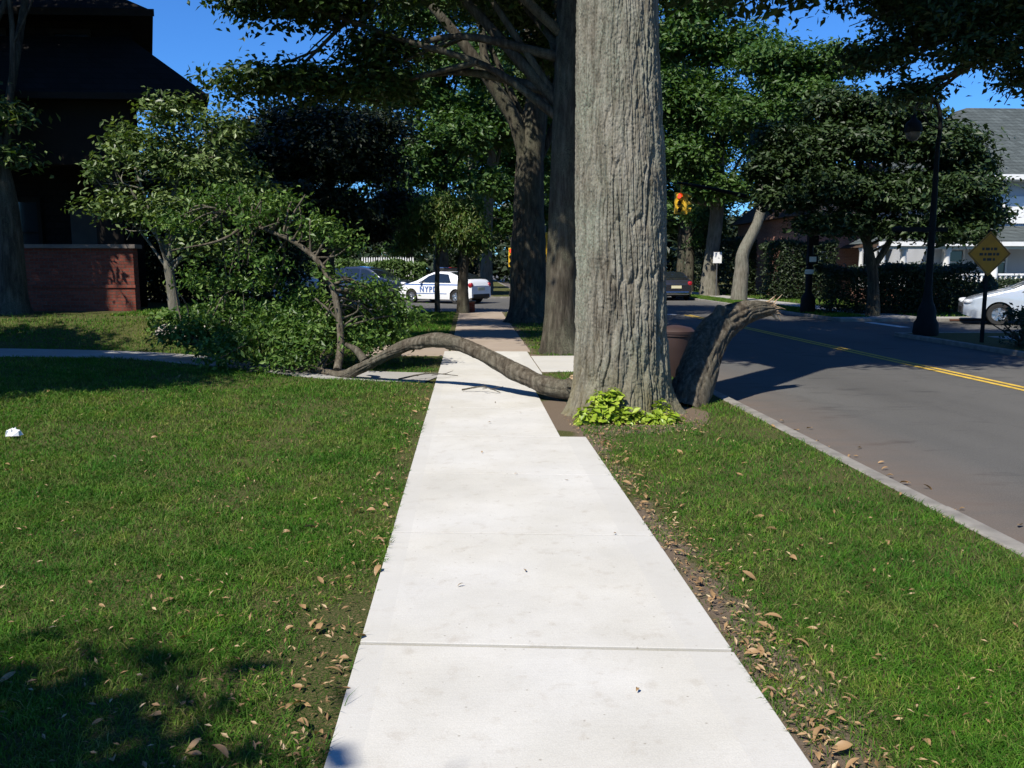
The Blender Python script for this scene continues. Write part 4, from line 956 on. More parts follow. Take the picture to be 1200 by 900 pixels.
# ------------------------------------------------------------------ houses
def brick_mat(name, c1, c2, mortar, bw=.21, bh=.075):
    m, n, l, p = newmat(name)
    tc = n.new('ShaderNodeTexCoord'); ob = tc.outputs['Object']
    sx = n.new('ShaderNodeSeparateXYZ'); l.new(ob, sx.inputs[0])
    cx = n.new('ShaderNodeCombineXYZ'); l.new(math_(n, l, 'ADD', sx.outputs['X'], sx.outputs['Y']), cx.inputs[0]); l.new(sx.outputs['Z'], cx.inputs[1])
    b = n.new('ShaderNodeTexBrick'); l.new(cx.outputs[0], b.inputs['Vector'])
    b.inputs['Scale'].default_value = 1; b.inputs['Brick Width'].default_value = bw; b.inputs['Row Height'].default_value = bh; b.inputs['Mortar Size'].default_value = .008
    b.inputs['Mortar Smooth'].default_value = .2
    b.inputs['Color1'].default_value = (*c1, 1); b.inputs['Color2'].default_value = (*c2, 1); b.inputs['Mortar'].default_value = (*mortar, 1)
    t = noise(n, l, 18, ob, 5, .7); g = ramp(n, [(.3, (.7, .7, .7)), (.7, (1.25, 1.25, 1.25))]); l.new(t.outputs['Fac'], g.inputs[0])
    l.new(mix(n, l, 1.0, b.outputs['Color'], g.outputs[0], 'MULTIPLY'), p.inputs['Base Color'])
    p.inputs['Roughness'].default_value = .9; p.inputs['Specular IOR Level'].default_value = .15
    bp = n.new('ShaderNodeBump'); bp.inputs['Strength'].default_value = .9; bp.inputs['Distance'].default_value = .012; bp.invert = True
    l.new(b.outputs['Fac'], bp.inputs['Height']); l.new(bp.outputs[0], p.inputs['Normal'])
    return m
def shingle_mat(name, c, row=.16):
    m, n, l, p = newmat(name)
    tc = n.new('ShaderNodeTexCoord'); ob = tc.outputs['Object']
    sx = n.new('ShaderNodeSeparateXYZ'); l.new(ob, sx.inputs[0])
    cx = n.new('ShaderNodeCombineXYZ'); l.new(math_(n, l, 'ADD', sx.outputs['X'], sx.outputs['Y']), cx.inputs[0]); l.new(sx.outputs['Z'], cx.inputs[1])
    b = n.new('ShaderNodeTexBrick'); l.new(cx.outputs[0], b.inputs['Vector'])
    b.inputs['Scale'].default_value = 1; b.inputs['Brick Width'].default_value = .25; b.inputs['Row Height'].default_value = row; b.inputs['Mortar Size'].default_value = .008
    b.inputs['Color1'].default_value = (*[x * .8 for x in c], 1); b.inputs['Color2'].default_value = (*[x * 1.2 for x in c], 1); b.inputs['Mortar'].default_value = (*[x * .4 for x in c], 1)
    l.new(b.outputs['Color'], p.inputs['Base Color']); p.inputs['Roughness'].default_value = .9; p.inputs['Specular IOR Level'].default_value = .15
    bp = n.new('ShaderNodeBump'); bp.inputs['Strength'].default_value = .6; bp.inputs['Distance'].default_value = .015; bp.invert = True
    l.new(b.outputs['Fac'], bp.inputs['Height']); l.new(bp.outputs[0], p.inputs['Normal'])
    return m
M['brick_red'] = brick_mat('red_brick', (.17, .045, .03), (.22, .065, .045), (.11, .085, .07))
M['brick_pink'] = brick_mat('pink_brick', (.30, .14, .10), (.36, .18, .13), (.30, .24, .20))
M['shingle_shaded'] = shingle_mat('shaded_wall_shingle', (.011, .008, .007))  # shade on the house front is put into wall, roof and trim colours
M['roof_shaded'] = shingle_mat('shaded_roof_shingle', (.012, .010, .009))
M['roof_grey'] = shingle_mat('grey_green_roof_shingle', (.075, .088, .086))
M['roof_brown'] = shingle_mat('brown_roof_shingle', (.08, .055, .04))
M['trim_shaded'] = plain('shaded_brown_trim', (.013, .009, .006), .8, var=.2, spec=.2)  # eave and porch shade darkens this trim colour
M['trim_white'] = plain('white_trim', (.78, .78, .76), .5, var=.05)
M['siding'] = plain('pale_grey_siding', (.50, .51, .53), .6, var=.06, vscale=1.5)
M['stone_cap'] = plain('porch_cap_stone', (.16, .13, .11), .85, var=.25, bump=.3)
M['stucco'] = plain('peach_stucco', (.52, .36, .25), .85, var=.1, bump=.2)
M['glass'] = plain('window_glass', (.02, .025, .03), .05, spec=.8)
M['porch_dark'] = plain('porch_boards', (.05, .04, .035), .8, var=.25)

def frustum(b, r0, z0, r1, z1, mi=0):
    (x0, x1, y0, y1), (u0, u1, v0, v1) = r0, r1
    v = [(x0, y0, z0), (x1, y0, z0), (x1, y1, z0), (x0, y1, z0), (u0, v0, z1), (u1, v0, z1), (u1, v1, z1), (u0, v1, z1)]
    return b.add(v, [(3, 2, 1, 0), (4, 5, 6, 7), (0, 1, 5, 4), (1, 2, 6, 5), (2, 3, 7, 6), (3, 0, 4, 7)], mi)
def splay(b, quad0, z0, quad1, z1):
    v = [(x, y, z0) for x, y in quad0] + [(x, y, z1) for x, y in quad1]
    return b.add(v, [(3, 2, 1, 0), (4, 5, 6, 7), (0, 1, 5, 4), (1, 2, 6, 5), (2, 3, 7, 6), (3, 0, 4, 7)])
def window(parent, x0, x1, z0, z1, y, frame='trim_white', mull=True, face=-1, name='window'):
    """sash window standing in a wall that faces -y: frame, glass set back, sill"""
    t = .09; b = MB(); d = .07
    b.box(x0 - t, x0, y - d, y + .02, z0, z1); b.box(x1, x1 + t, y - d, y + .02, z0, z1)
    b.box(x0 - t, x1 + t, y - d - .003, y + .02, z1, z1 + t * 1.2)
    if mull: b.box(x0, x1, y - d * .6, y - .004, (z0 + z1) / 2 - .025, (z0 + z1) / 2 + .025)
    w = b.build(name, M[frame], parent)
    MB().box(x0, x1, y - .02, y - .006, z0, z1).build('pane', M['glass'], w)
    MB().box(x0 - t - .05, x1 + t + .05, y - d - .06, y + .02, z0 - .08, z0 - .003).build('sill', M[frame], w)
    return w

# --- dark house on the left
h = empty('house', (0, 0, 0), 0, 'shingled house with shade put into its colours, with red brick porch wall and broad overhanging eaves, in deep shade', 'house')
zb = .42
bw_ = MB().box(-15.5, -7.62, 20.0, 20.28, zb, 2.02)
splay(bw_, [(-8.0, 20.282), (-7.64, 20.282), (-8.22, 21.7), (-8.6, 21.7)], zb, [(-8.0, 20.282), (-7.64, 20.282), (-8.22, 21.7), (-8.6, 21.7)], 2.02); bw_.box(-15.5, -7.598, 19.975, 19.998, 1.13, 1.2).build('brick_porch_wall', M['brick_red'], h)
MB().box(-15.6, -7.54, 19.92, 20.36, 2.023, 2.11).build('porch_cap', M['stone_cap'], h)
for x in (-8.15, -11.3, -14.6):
    MB().prism([(x - .25, 20.0), (x + .25, 20.0), (x + .25, 20.3), (x - .25, 20.3)], 1.74, 'z', 2.113).build('porch_post', M['trim_shaded'], h, bevel=.02)
MB().box(-15.6, -7.5, 19.95, 20.33, 3.86, 4.06).box(-15.6, -7.5, 20.0, 20.28, 4.063, 5.3).build('porch_beam', M['trim_shaded'], h)
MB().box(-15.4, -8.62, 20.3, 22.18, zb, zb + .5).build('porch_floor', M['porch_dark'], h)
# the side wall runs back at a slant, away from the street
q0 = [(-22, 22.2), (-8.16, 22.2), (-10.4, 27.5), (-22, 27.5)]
splay(MB(), q0, 0, q0, 7.55).box(-22, -12.5, 27.502, 33, 0, 6.6).build('wall', M['shingle_shaded'], h)
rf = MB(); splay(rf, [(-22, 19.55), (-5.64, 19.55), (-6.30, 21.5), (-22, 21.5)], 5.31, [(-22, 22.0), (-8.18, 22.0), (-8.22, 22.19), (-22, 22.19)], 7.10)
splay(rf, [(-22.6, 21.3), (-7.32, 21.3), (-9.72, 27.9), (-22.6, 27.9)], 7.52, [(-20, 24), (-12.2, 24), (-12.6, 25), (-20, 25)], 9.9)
roof = rf.build('roof', M['roof_shaded'], h)
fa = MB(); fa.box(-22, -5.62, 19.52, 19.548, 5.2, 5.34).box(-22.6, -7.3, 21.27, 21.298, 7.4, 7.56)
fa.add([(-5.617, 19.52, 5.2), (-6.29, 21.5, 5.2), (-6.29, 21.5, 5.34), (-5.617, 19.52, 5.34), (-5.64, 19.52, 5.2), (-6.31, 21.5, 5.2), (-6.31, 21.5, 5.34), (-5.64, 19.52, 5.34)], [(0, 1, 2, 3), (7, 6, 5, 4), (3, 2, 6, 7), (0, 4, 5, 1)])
fa.build('fascia', M['trim_shaded'], roof)
for x in (-13.6, -11.2): window(h, x - .5, x + .5, 1.7, 3.2, 22.19, 'trim_shaded')
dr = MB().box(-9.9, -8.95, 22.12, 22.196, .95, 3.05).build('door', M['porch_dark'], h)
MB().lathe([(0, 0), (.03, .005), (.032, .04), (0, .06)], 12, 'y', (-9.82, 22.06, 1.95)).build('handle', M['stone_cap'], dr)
for x in (-11.6, -9.6): window(h, x - .4, x + .4, 6.0, 7.2, 22.19, 'trim_shaded')

# --- white house across the side street
w = empty('house', (22, 38, 0), 0, 'white house with grey green hip roof and a columned front porch across the side street', 'house')
def WB(): return MB()
org = (22, 38, 0)
def put(b, name, mat, parent=w, **k):
    if parent is w: b.v = [v - np.array(org) for v in b.v]
    return b.build(name, mat, parent, **k)
def window_w(x0, x1, z0, z1, y): return window(w, x0 - org[0], x1 - org[0], z0, z1, y - org[1])
put(MB().box(20.9, 34, 38, 46, .1, 5.5), 'wall', M['siding'])
put(MB().box(22.9, 34, 37.93, 37.995, 3.55, 4.75), 'window_band', M['trim_white'])
rf = MB(); frustum(rf, (20.2, 34.8, 37.3, 46.7), 5.62, (24.0, 32, 41.4, 42.4), 9.2); put(rf, 'roof', M['roof_grey'])
put(MB().box(20.15, 34.8, 37.22, 37.295, 5.42, 5.64).box(20.1, 20.195, 37.298, 46.7, 5.42, 5.64).box(20.2, 34.8, 37.298, 38, 5.4, 5.5), 'eave_trim', M['trim_white'])
rf = MB(); frustum(rf, (17.2, 34, 35.4, 38.4), 2.62, (18.6, 34, 37.6, 37.9), 3.42); put(rf, 'porch_roof', M['roof_grey'])
put(MB().box(17.15, 34, 35.33, 35.396, 2.48, 2.66).box(17.3, 34, 35.55, 35.85, 2.36, 2.48), 'porch_beam', M['trim_white'])
put(MB().box(17.2, 34, 35.5, 38, 0, .74), 'porch_base', M['brick_pink'])
put(MB().box(17.15, 34, 35.45, 38, .743, .82), 'porch_floor', M['trim_white'])
for x in (17.5, 18.4, 20.3, 22.4, 24.4, 26.6, 29, 31.5):
    put(MB().lathe([(.19, .823), (.19, .93), (.15, .96), (.155, 1.4), (.12, 2.2), (.17, 2.27), (.17, 2.357)], 16, 'z', (x, 35.72, 0)), 'porch_column', M['trim_white'], smooth=True, sharp=40)
for x0, x1 in ((20.5, 22.2), (22.6, 24.2)):
    bl_ = MB().box(x0, x1, 35.66, 35.78, 1.25, 1.33).box(x0, x1, 35.66, 35.78, .86, .93)
    k = int((x1 - x0) / .21)
    for i in range(k): bl_.lathe([(.045, .93), (.045, .97), (.075, 1.05), (.04, 1.16), (.05, 1.25)], 10, 'z', (x0 + (i + .5) * (x1 - x0) / k, 35.72, 0))
    put(bl_, 'balustrade', M['trim_white'], smooth=True, sharp=40)
window_w(23.3, 23.95, 3.75, 4.6, 37.93); window_w(25.2, 26.2, 3.75, 4.6, 37.93); window_w(21.4, 22.2, 3.7, 4.7, 37.995)
for x in (21.4, 23.4, 25.6): window_w(x, x + .9, 1.3, 2.35, 37.995)
# --- brick house beyond it
bh = empty('house', (18, 44, 0), 0, 'pink brick house with a brown roof and a peach gable beyond the corner', 'house')
org = (18, 44, 0)
def putb(b, name, mat, **k):
    b.v = [v - np.array(org) for v in b.v]; return b.build(name, mat, bh, **k)
putb(MB().box(15.4, 22.5, 44, 54, 0, 4.2), 'wall', M['brick_pink'])
rf = MB(); rf.prism([(14.9, 4.2), (23.0, 4.2), (19.2, 6.9), (18.6, 6.9)], 10.6, 'y', 43.7); putb(rf, 'roof', M['roof_brown'])
putb(MB().prism([(15.5, 4.0), (18.6, 4.0), (17.0, 5.5)], .3, 'y', 43.3), 'gable', M['stucco'])
gr_ = MB(); gr_.prism([(15.2, 3.96), (17.0, 5.66), (18.9, 3.96), (18.9, 3.78), (17.0, 5.48), (15.2, 3.78)], .6, 'y', 43.1); putb(gr_, 'gable_roof', M['roof_brown'])
putb(MB().prism([(17.6, 2.55), (21.9, 2.55), (19.8, 3.6)], 2.4, 'y', 41.6), 'porch_roof', M['roof_brown'])
for x in (17.8, 18.5, 19.9, 21.6):
    putb(MB().lathe([(.17, 0), (.17, .8), (.12, .85), (.10, 2.4), (.15, 2.47), (.15, 2.547)], 14, 'z', (x, 41.8, 0)), 'porch_column', M['trim_white'], smooth=True, sharp=40)
for x0 in (16.0, 18.8, 20.6): window(bh, x0 - 18, x0 + .9 - 18, 1.1, 2.3, -.005)
for x0 in (19.0, 20.8): window(bh, x0 - 18, x0 + .8 - 18, 2.9, 3.9, -.005)

bh.location.x += 1.6
# ------------------------------------------------------------------ hedges and shrubs
def hedge(name, label, cat, x0, x1, y0, y1, z0, z1, count, size, mat, seed, cone=False, group=None):
    base = ((x0 + x1) / 2, (y0 + y1) / 2, z0)
    root = empty(name, base, 0, label, cat, group)
    r = np.random.default_rng(seed)
    if cone:
        hh = r.uniform(0, 1, count) ** 1.4; a = r.uniform(0, 6.28, count); rr = (1 - hh) ** .8 * (x1 - x0) / 2 * r.uniform(.6, 1.1, count)
        P = np.stack([rr * np.cos(a), rr * np.sin(a), hh * (z1 - z0)], 1); N = np.stack([np.cos(a), np.sin(a), .5 + 0 * a], 1)
    else:
        P = np.stack([r.uniform(x0, x1, count), r.uniform(y0, y1, count), r.uniform(z0, z1, count)], 1)
        top = r.uniform(0, 1, count) < .4; P[top, 2] = z1 + r.normal(0, .07, top.sum()) + .1 * np.sin(P[top, 0] * 2.3 + seed)
        fr = (~top) & (r.uniform(0, 1, count) < .6); P[fr, 1] = y0 + r.normal(0, .07, fr.sum()); N = np.array([0, -.5, .7]) + r.normal(0, .5, P.shape)
        P = P - np.array(base)
    V, F = leaf_arrays(P, unit(N + r.normal(0, .4, P.shape)), size, r, .6)
    MB().add(V, F).build('foliage', mat, root)
    st = MB()
    k = 1 if cone else max(2, int((x1 - x0) / .8))
    for i in range(k):
        x = 0 if cone else x0 + (i + .5) * (x1 - x0) / k - base[0]
        st.tube([(x, 0, -.05), (x + .04, 0, (z1 - z0) * .5), (x, .03, (z1 - z0) * .9)], [.05, .035, .015], 6)
        for s_ in range(0 if cone else 4): st.tube([(x, 0, .1), (x + r.normal(0, .25), r.normal(0, .15), (z1 - z0) * .85)], [.025, .01], 5)
    st.build('stems', M['bark'], root)
    return root
hedge('hedge', 'long dark clipped hedge on the corner in front of the white house', 'hedge', 12.2, 17.6, 28.9, 29.9, 0, 1.5, 20000, .09, M['leaf_hedge'], 401)
hedge('hedge', 'dark hedge beside the far sidewalk in front of the brick house', 'hedge', 14.9, 17.8, 31, 33.5, 0, 1.5, 9000, .10, M['leaf_hedge'], 402)
hedge('shrub', 'dark low shrub on the near corner below the warning sign, cut by the right edge', 'shrub', 10.95, 11.9, 16.3, 17.2, 0, .55, 2600, .07, M['leaf_hedge'], 410)
hedge('hedge', 'tall dark hedge added for deep shade beside the far sidewalk behind the leaning tree', 'hedge', 14.8, 18.4, 42.2, 43.4, 0, 2.7, 14000, .13, M['leaf_hedge'], 411)  # added to darken the deeply shaded background behind the leaning tree
hedge('hedge', 'tall dark hedge added for deep shade, running back along the lawn behind the blank white sign', 'hedge', 14.9, 16.0, 47.5, 60, 0, 3.0, 16000, .15, M['leaf_hedge'], 412)  # second hedge added to keep that shaded background dark
hedge('hedge', 'dark hedge along the porch of the white house', 'hedge', 18.4, 23.4, 33.6, 34.6, 0, .92, 11000, .09, M['leaf_hedge'], 403)
hedge('shrub', 'dark pointed shrub before the white house porch, left of the warning sign', 'shrub', 17.6, 18.8, 33.0, 34.2, 0, 1.55, 3500, .09, M['leaf_hedge'], 404, True)
hedge('shrub', 'dark pointed shrub seen beneath the yellow warning sign', 'shrub', 18.1, 19.7, 29.6, 31.2, 0, 1.35, 4500, .08, M['leaf_hedge'], 405, True)
hedge('shrub', 'bright green rounded shrub at the right end of the white balustrade', 'shrub', 22.2, 23.5, 32.2, 33.4, 0, 1.05, 3500, .08, M['leaf_hedge_light'], 406, True)
hedge('hedge', 'sunlit light green hedge behind the white and the dark blue car', 'hedge', -9.0, -2.4, 47.2, 48.4, 0, 1.75, 12000, .16, M['leaf_hedge_light'], 407)
hedge('hedge', 'low plants with rocks at the edge of the bank below the small garden tree', 'plants', -6.0, -3.9, 16.3, 17.0, .35, .75, 1800, .09, M['leaf_fallen'], 408)
hedge('hedge', 'dense dark hedge along the far side of the cross street beyond the police car', 'hedge', -2.2, 0.6, 55, 56.5, 0, 2.6, 7000, .18, M['leaf_hedge'], 409)
hedge('hedge', 'tall dark evergreen hedge beyond the corner of the dark house, behind the garden tree', 'hedge', -9.6, -4.7, 25.0, 26.6, .2, 3.9, 30000, .12, M['leaf_shaded'], 413)
# rocks in the bank
M['rock'] = plain('garden_rock', (.30, .26, .22), .9, var=.35, vscale=4, bump=.6, bscale=12)
for k, (x, y, s, lab) in enumerate(((-5.6, 16.25, .20, 'leftmost small rock edging the bank under the small tree'), (-5.05, 16.2, .28, 'broad flat rock edging the bank'), (-4.5, 16.2, .36, 'largest pale rock edging the bank, behind the fallen crown'), (-4.0, 16.3, .24, 'rock at the right end of the bank edging, behind the fallen leaves'))):
    r = np.random.default_rng(500 + k); b = MB(); th = np.linspace(0, 2 * math.pi, 20, endpoint=False); V = []
    ph = np.linspace(-.5 * math.pi * .6, .5 * math.pi, 9)
    ang = r.normal(0, .16, (20, 9))
    for i, p_ in enumerate(ph):
        for j, t_ in enumerate(th):
            q_ = 1 + .22 * math.sin(2 * t_ + k) + .12 * math.sin(3 * t_ + 2 * p_ + k) + ang[j, i] * .3
            V.append((math.cos(p_) * math.cos(t_) * s * q_ * 1.25, math.cos(p_) * math.sin(t_) * s * q_ * .8, math.sin(p_) * s * .7 * q_))
    b.add(V, [(i * 20 + j, i * 20 + (j + 1) % 20, (i + 1) * 20 + (j + 1) % 20, (i + 1) * 20 + j) for i in range(8) for j in range(20)])
    o = b.build('garden_rock', M['rock'], smooth=True); o.location = (x, y, float(hgt(x, y)) + s * .15); tag(o, lab, 'rock')

# white picket fence past the hedge
f = empty('picket_fence', (-4.6, 49.4, 0), 0, 'short white picket fence behind the sunlit hedge beyond the cars', 'fence')
b = MB().box(-1.5, 1.5, .03, .06, .6, .7).box(-1.5, 1.5, .03, .06, 1.75, 1.85)
b.build('rail', M['trim_white'], f)
b = MB()
for i in range(22): b.prism([(-1.5 + i * .137, 0), (-1.43 + i * .137, 0), (-1.43 + i * .137, 2.1), (-1.465 + i * .137, 2.18), (-1.5 + i * .137, 2.1)], .025, 'y', 0)
b.build('pickets', M['trim_white'], f)
# low brick planter pier
p_ = empty('brick_planter', (-.12, 30.62, 0), 0, 'low red brick planter at the street corner under the weeping tree', 'planter')
MB().box(-.32, .32, -.2, .2, -.1, .36).build('brick_base', M['brick_red'], p_); MB().box(-.36, .36, -.24, .24, .363, .42).build('cap', M['stone_cap'], p_, bevel=.01)

# ------------------------------------------------------------------ cars
M['tyre'] = plain('tyre_rubber', (.015, .015, .015), .85)
M['rim'] = plain('alloy_rim', (.55, .56, .58), .3, .9)
M['carglass'] = plain('car_glass', (.012, .016, .018), .04, spec=.9)
M['black'] = plain('black_plastic', (.012, .012, .013), .5)
M['chrome'] = plain('chrome', (.7, .7, .72), .12, 1.0)
M['headlight'] = plain('headlight_glass', (.6, .62, .65), .08, spec=.9)
M['taillight'] = plain('taillight_red', (.30, .01, .012), .15, coat=.6)
M['plate'] = plain('licence_plate', (.6, .55, .35), .5)
M['p_white'] = plain('white_car_paint', (.80, .81, .83), .3, coat=1.0)
M['p_silver'] = plain('silver_car_paint', (.55, .60, .66), .28, .35, coat=1.0)
M['p_blue'] = plain('dark_blue_car_paint', (.014, .022, .05), .22, .2, coat=1.0)
M['p_dark'] = plain('charcoal_car_paint', (.03, .03, .034), .25, .3, coat=1.0)
M['police_blue'] = plain('police_blue', (.06, .13, .34), .35)

def make_car(name, label, loc, rz, L, W, top, belt, roof, wx, wr, paint, side, wind, rear, clear=.2, lightbar=False, group=None, hl=.68, tl=.85):
    """body surface lofted from the car's own side view; front at local x=0, pointing to -x"""
    root = empty(name, loc, rz, label, 'car', group)
    top = np.array(top)
    def zt(x): return float(np.interp(x, xs_, zs_))
    xs_ = np.linspace(0, L, 141); zz = np.interp(xs_, top[:, 0], top[:, 1]); ker = np.exp(-np.linspace(-2, 2, 9) ** 2); ker /= ker.sum()
    zp = np.pad(zz, 4, mode='edge'); zs_ = np.convolve(zp, ker, 'valid')
    def wid(x, z):
        s = min(x, L - x); e = 1 - .17 * max(0, 1 - s / .55) ** 2
        k = 1.0
        if z < .42: k = .93 + .07 * (z / .42)
        if z > belt: k = 1 - .25 * ((z - belt) / max(.01, roof - belt)) ** 1.15
        k -= .02 * max(0, 1 - abs(z - belt) / .12)
        return W / 2 * e * k
    ra = wr + .055
    def zbot(x):
        z = clear + .10 * max(0, 1 - min(x, L - x) / .3)
        for w_ in wx:
            d = abs(x - w_)
            if d < ra: z = max(z, wr + math.sqrt(ra * ra - d * d))
        return z
    st = sorted(set(np.round(np.concatenate([np.linspace(0, L, 70)] + [np.linspace(w_ - ra, w_ + ra, 21) for w_ in wx]), 4)))
    K, Mx = 12, 5
    V = []; 
    for x in st:
        zb_, z1 = zbot(x), max(zt(x), zbot(x) + .05)
        col = [(zb_ + (z1 - .05 - zb_) * i / (K - 1)) for i in range(K)]
        row = [(x, wid(x, z), z) for z in col]
        wt = wid(x, z1 - .05)
        row.append((x, wt * .965, z1 - .012))
        for j in range(1, Mx + 1):
            u = 1 - j / Mx; row.append((x, wt * .93 * u, z1 + .02 * (1 - u * u)))
        full = row + [(a, -b, c) for a, b, c in row[::-1][1:]]
        V.append(full)
    nn = len(V[0]); V = np.array(V)
    i, j = np.meshgrid(np.arange(len(st) - 1), np.arange(nn - 1), indexing='ij')
    F = np.stack([i * nn + j, (i + 1) * nn + j, (i + 1) * nn + j + 1, i * nn + j + 1], -1).reshape(-1, 4)
    b = MB().add(V.reshape(-1, 3), F)
    for e_ in (0, len(st) - 1):
        idx = [e_ * nn + t for t in range(nn)]
        half = nn // 2
        b.f.append(np.array([[idx[t], idx[t + 1], idx[nn - 2 - t], idx[nn - 1 - t]] for t in range(half)])); b.m.append(np.zeros(half, np.int32))
    b.build('body', paint, root, smooth=True, sharp=32)
    MB().box(.3, L - .3, -W * .36, W * .36, clear + .02, clear + .35).build('underbody', M['black'], root)
    # side windows
    for sgn in (-1, 1):
        for (x0, x1, x2, x3) in side:                 # bottom from x0 to x1, top from x2 to x3
            g = MB(); Vw = []; nu, nv = 10, 5
            for u in range(nu + 1):
                xb = x0 + (x1 - x0) * u / nu; xt = x2 + (x3 - x2) * u / nu
                for v in range(nv + 1):
                    x = xb + (xt - xb) * v / nv; z0 = belt + .03; z1 = max(z0 + .01, zt(xt) - .10); z = z0 + (z1 - z0) * v / nv
                    Vw.append((x, sgn * (wid(x, z) + .006), z))
            g.add(Vw, [(a * (nv + 1) + c, (a + 1) * (nv + 1) + c, (a + 1) * (nv + 1) + c + 1, a * (nv + 1) + c + 1) for a in range(nu) for c in range(nv)])
            g.build('window', M['carglass'], root, smooth=True)
    for nm, (xa, xb) in (('windscreen', wind), ('rear_window', rear)):
        g = MB(); Vw = []; nu = 8
        for u in range(nu + 1):
            x = xa + (xb - xa) * u / nu; z = zt(x); w_ = wid(x, z - .05) * .93 - .05
            dz = (zt(x + .02) - zt(x - .02)) / .04; nl = math.hypot(1, dz)
            for v in np.linspace(-1, 1, 9): Vw.append((x - dz / nl * .012, v * w_, z + .02 * (1 - v * v * .86) + .012 / nl))
        g.add(Vw, [(a * 9 + c, (a + 1) * 9 + c, (a + 1) * 9 + c + 1, a * 9 + c + 1) for a in range(nu) for c in range(8)])
        g.build(nm, M['carglass'], root, smooth=True)
    # wheels
    for w_ in wx:
        for sgn in (-1, 1):
            y0 = sgn * (W / 2 - .11)
            ty = MB().lathe([(wr * .62, -.10), (wr * .93, -.105), (wr, -.07), (wr, .07), (wr * .93, .105), (wr * .62, .10)], 32, 'y', (w_, y0, wr)).build('wheel', M['tyre'], root, smooth=True, sharp=40)
            rm = MB().lathe([(wr * .64, sgn * .085), (wr * .60, sgn * .10), (wr * .57, sgn * .06), (wr * .15, sgn * .05), (wr * .12, sgn * .09), (.001, sgn * .095)], 28, 'y', (w_, y0, wr), 0)
            for k in range(5):
                a = k * 2 * math.pi / 5 + .3; ca, sa = math.cos(a), math.sin(a); r0, r1, hw = wr * .1, wr * .6, .032
                q_ = [(w_ + ca * r + sa * hw * s_, y0 + sgn * yy, wr + sa * r - ca * hw * s_) for yy in (.065, .098) for (r, s_) in ((r0, -1), (r1, -1.3), (r1, 1.3), (r0, 1))]
                rm.add(q_, [(0, 1, 2, 3), (7, 6, 5, 4), (0, 4, 5, 1), (1, 5, 6, 2), (2, 6, 7, 3), (3, 7, 4, 0)])
            rm.build('rim', M['rim'], ty, smooth=True, sharp=35)
    # lamps, plates, mirrors, bumper strips
    def lamp(nm, x, y, z, sx_, sy_, sz_, mat):
        b_ = MB(); prof = [(math.cos(t_) , math.sin(t_)) for t_ in np.linspace(-math.pi / 2, math.pi / 2, 9)]
        b_.lathe(prof, 16); b_.v[0] = np.sign(b_.v[0]) * np.abs(b_.v[0]) ** .75 * np.array([sx_, sy_, sz_]) + np.array([x, y, z]); b_.build(nm, mat, root, smooth=True)
    for sgn in (-1, 1):
        lamp('headlight', .16, sgn * (wid(.16, hl) - .10), hl, .17, .13, .075, M['headlight'])
        lamp('taillight', L - .10, sgn * (wid(L - .1, tl) - .09), tl, .11, .12, .13, M['taillight'])
        xm = side[0][0] + .12
        mm = MB().lathe([(.001, -.09), (.06, -.07), (.075, 0), (.06, .07), (.001, .09)], 12, 'y', (xm, sgn * (W / 2 + .09), belt + .08)); mm.build('mirror', paint, root, smooth=True)
    MB().box(-.025, .06, -.42, .42, .36, .52).build('grille', M['black'], root)
    MB().box(L - .03, L + .012, -.26, .26, .62, .76).build('licence_plate', M['plate'], root)
    MB().box(L - .06, L + .03, -W * .36, W * .36, .30, .46).build('rear_bumper', M['black'] if paint is not M['p_dark'] else M['chrome'], root, bevel=.03)
    if lightbar:
        xr = (wind[1] + rear[0]) / 2 - .15
        lb_ = MB().box(xr - .16, xr + .16, -.52, .52, roof + .05, roof + .16).build('light_bar', M['black'], root, bevel=.03)
        for sgn in (-1, 1): MB().box(xr - .13, xr + .13, sgn * .1 if sgn > 0 else -.5, .5 if sgn > 0 else -.1, roof + .163, roof + .185).build('lens', M['taillight'] if sgn > 0 else M['police_blue'], lb_)
        for sgn in (-1, 1):
            for (z0, z1, x0, x1, nm) in ((.845, .90, .55, L - .45, 'stripe'), (.44, .475, 1.25, 3.1, 'stripe')):
                g = MB(); Vw = []
                for x in np.linspace(x0, x1, 30):
                    for z in (z0, z1): Vw.append((x, sgn * (wid(x, z) + .005), z))
                g.add(Vw, [(a * 2, a * 2 + 2, a * 2 + 3, a * 2 + 1) for a in range(29)]); g.build(nm, M['police_blue'], root)
            cu = bpy.data.curves.new('lettering', 'FONT'); cu.body = 'NYPD'; cu.size = .36; cu.extrude = .002; cu.align_x = 'CENTER'; cu.space_character = 1.25; cu.offset = .012
            to = bpy.data.objects.new('lettering', cu); C.objects.link(to); cu.materials.append(M['police_blue']); to.parent = root
            to.location = (2.0, sgn * (wid(2.0, .65) + .012), .535)
            to.rotation_euler = (R(90), 0, 0 if sgn < 0 else R(180))
            bpy.context.view_layer.update()
            lm = bpy.data.meshes.new_from_object(to.evaluated_get(bpy.context.evaluated_depsgraph_get()))
            lo = bpy.data.objects.new('lettering', lm); C.objects.link(lo); lo.parent = root
            lo.location = to.location; lo.rotation_euler = to.rotation_euler
            bpy.data.objects.remove(to)
            for (z0, z1, x0, x1) in ((.50, .78, 3.75, L - .30),):
                g = MB(); Vw = []
                for x in np.linspace(x0, x1, 10):
                    for z in np.linspace(z0, z1, 3): Vw.append((x, sgn * (wid(x, z) + .004), z))
                g.add(Vw, [(a * 3 + c, a * 3 + c + 3, a * 3 + c + 4, a * 3 + c + 1) for a in range(9) for c in range(2)]); g.build('stripe', M['police_blue'], root)
    return root

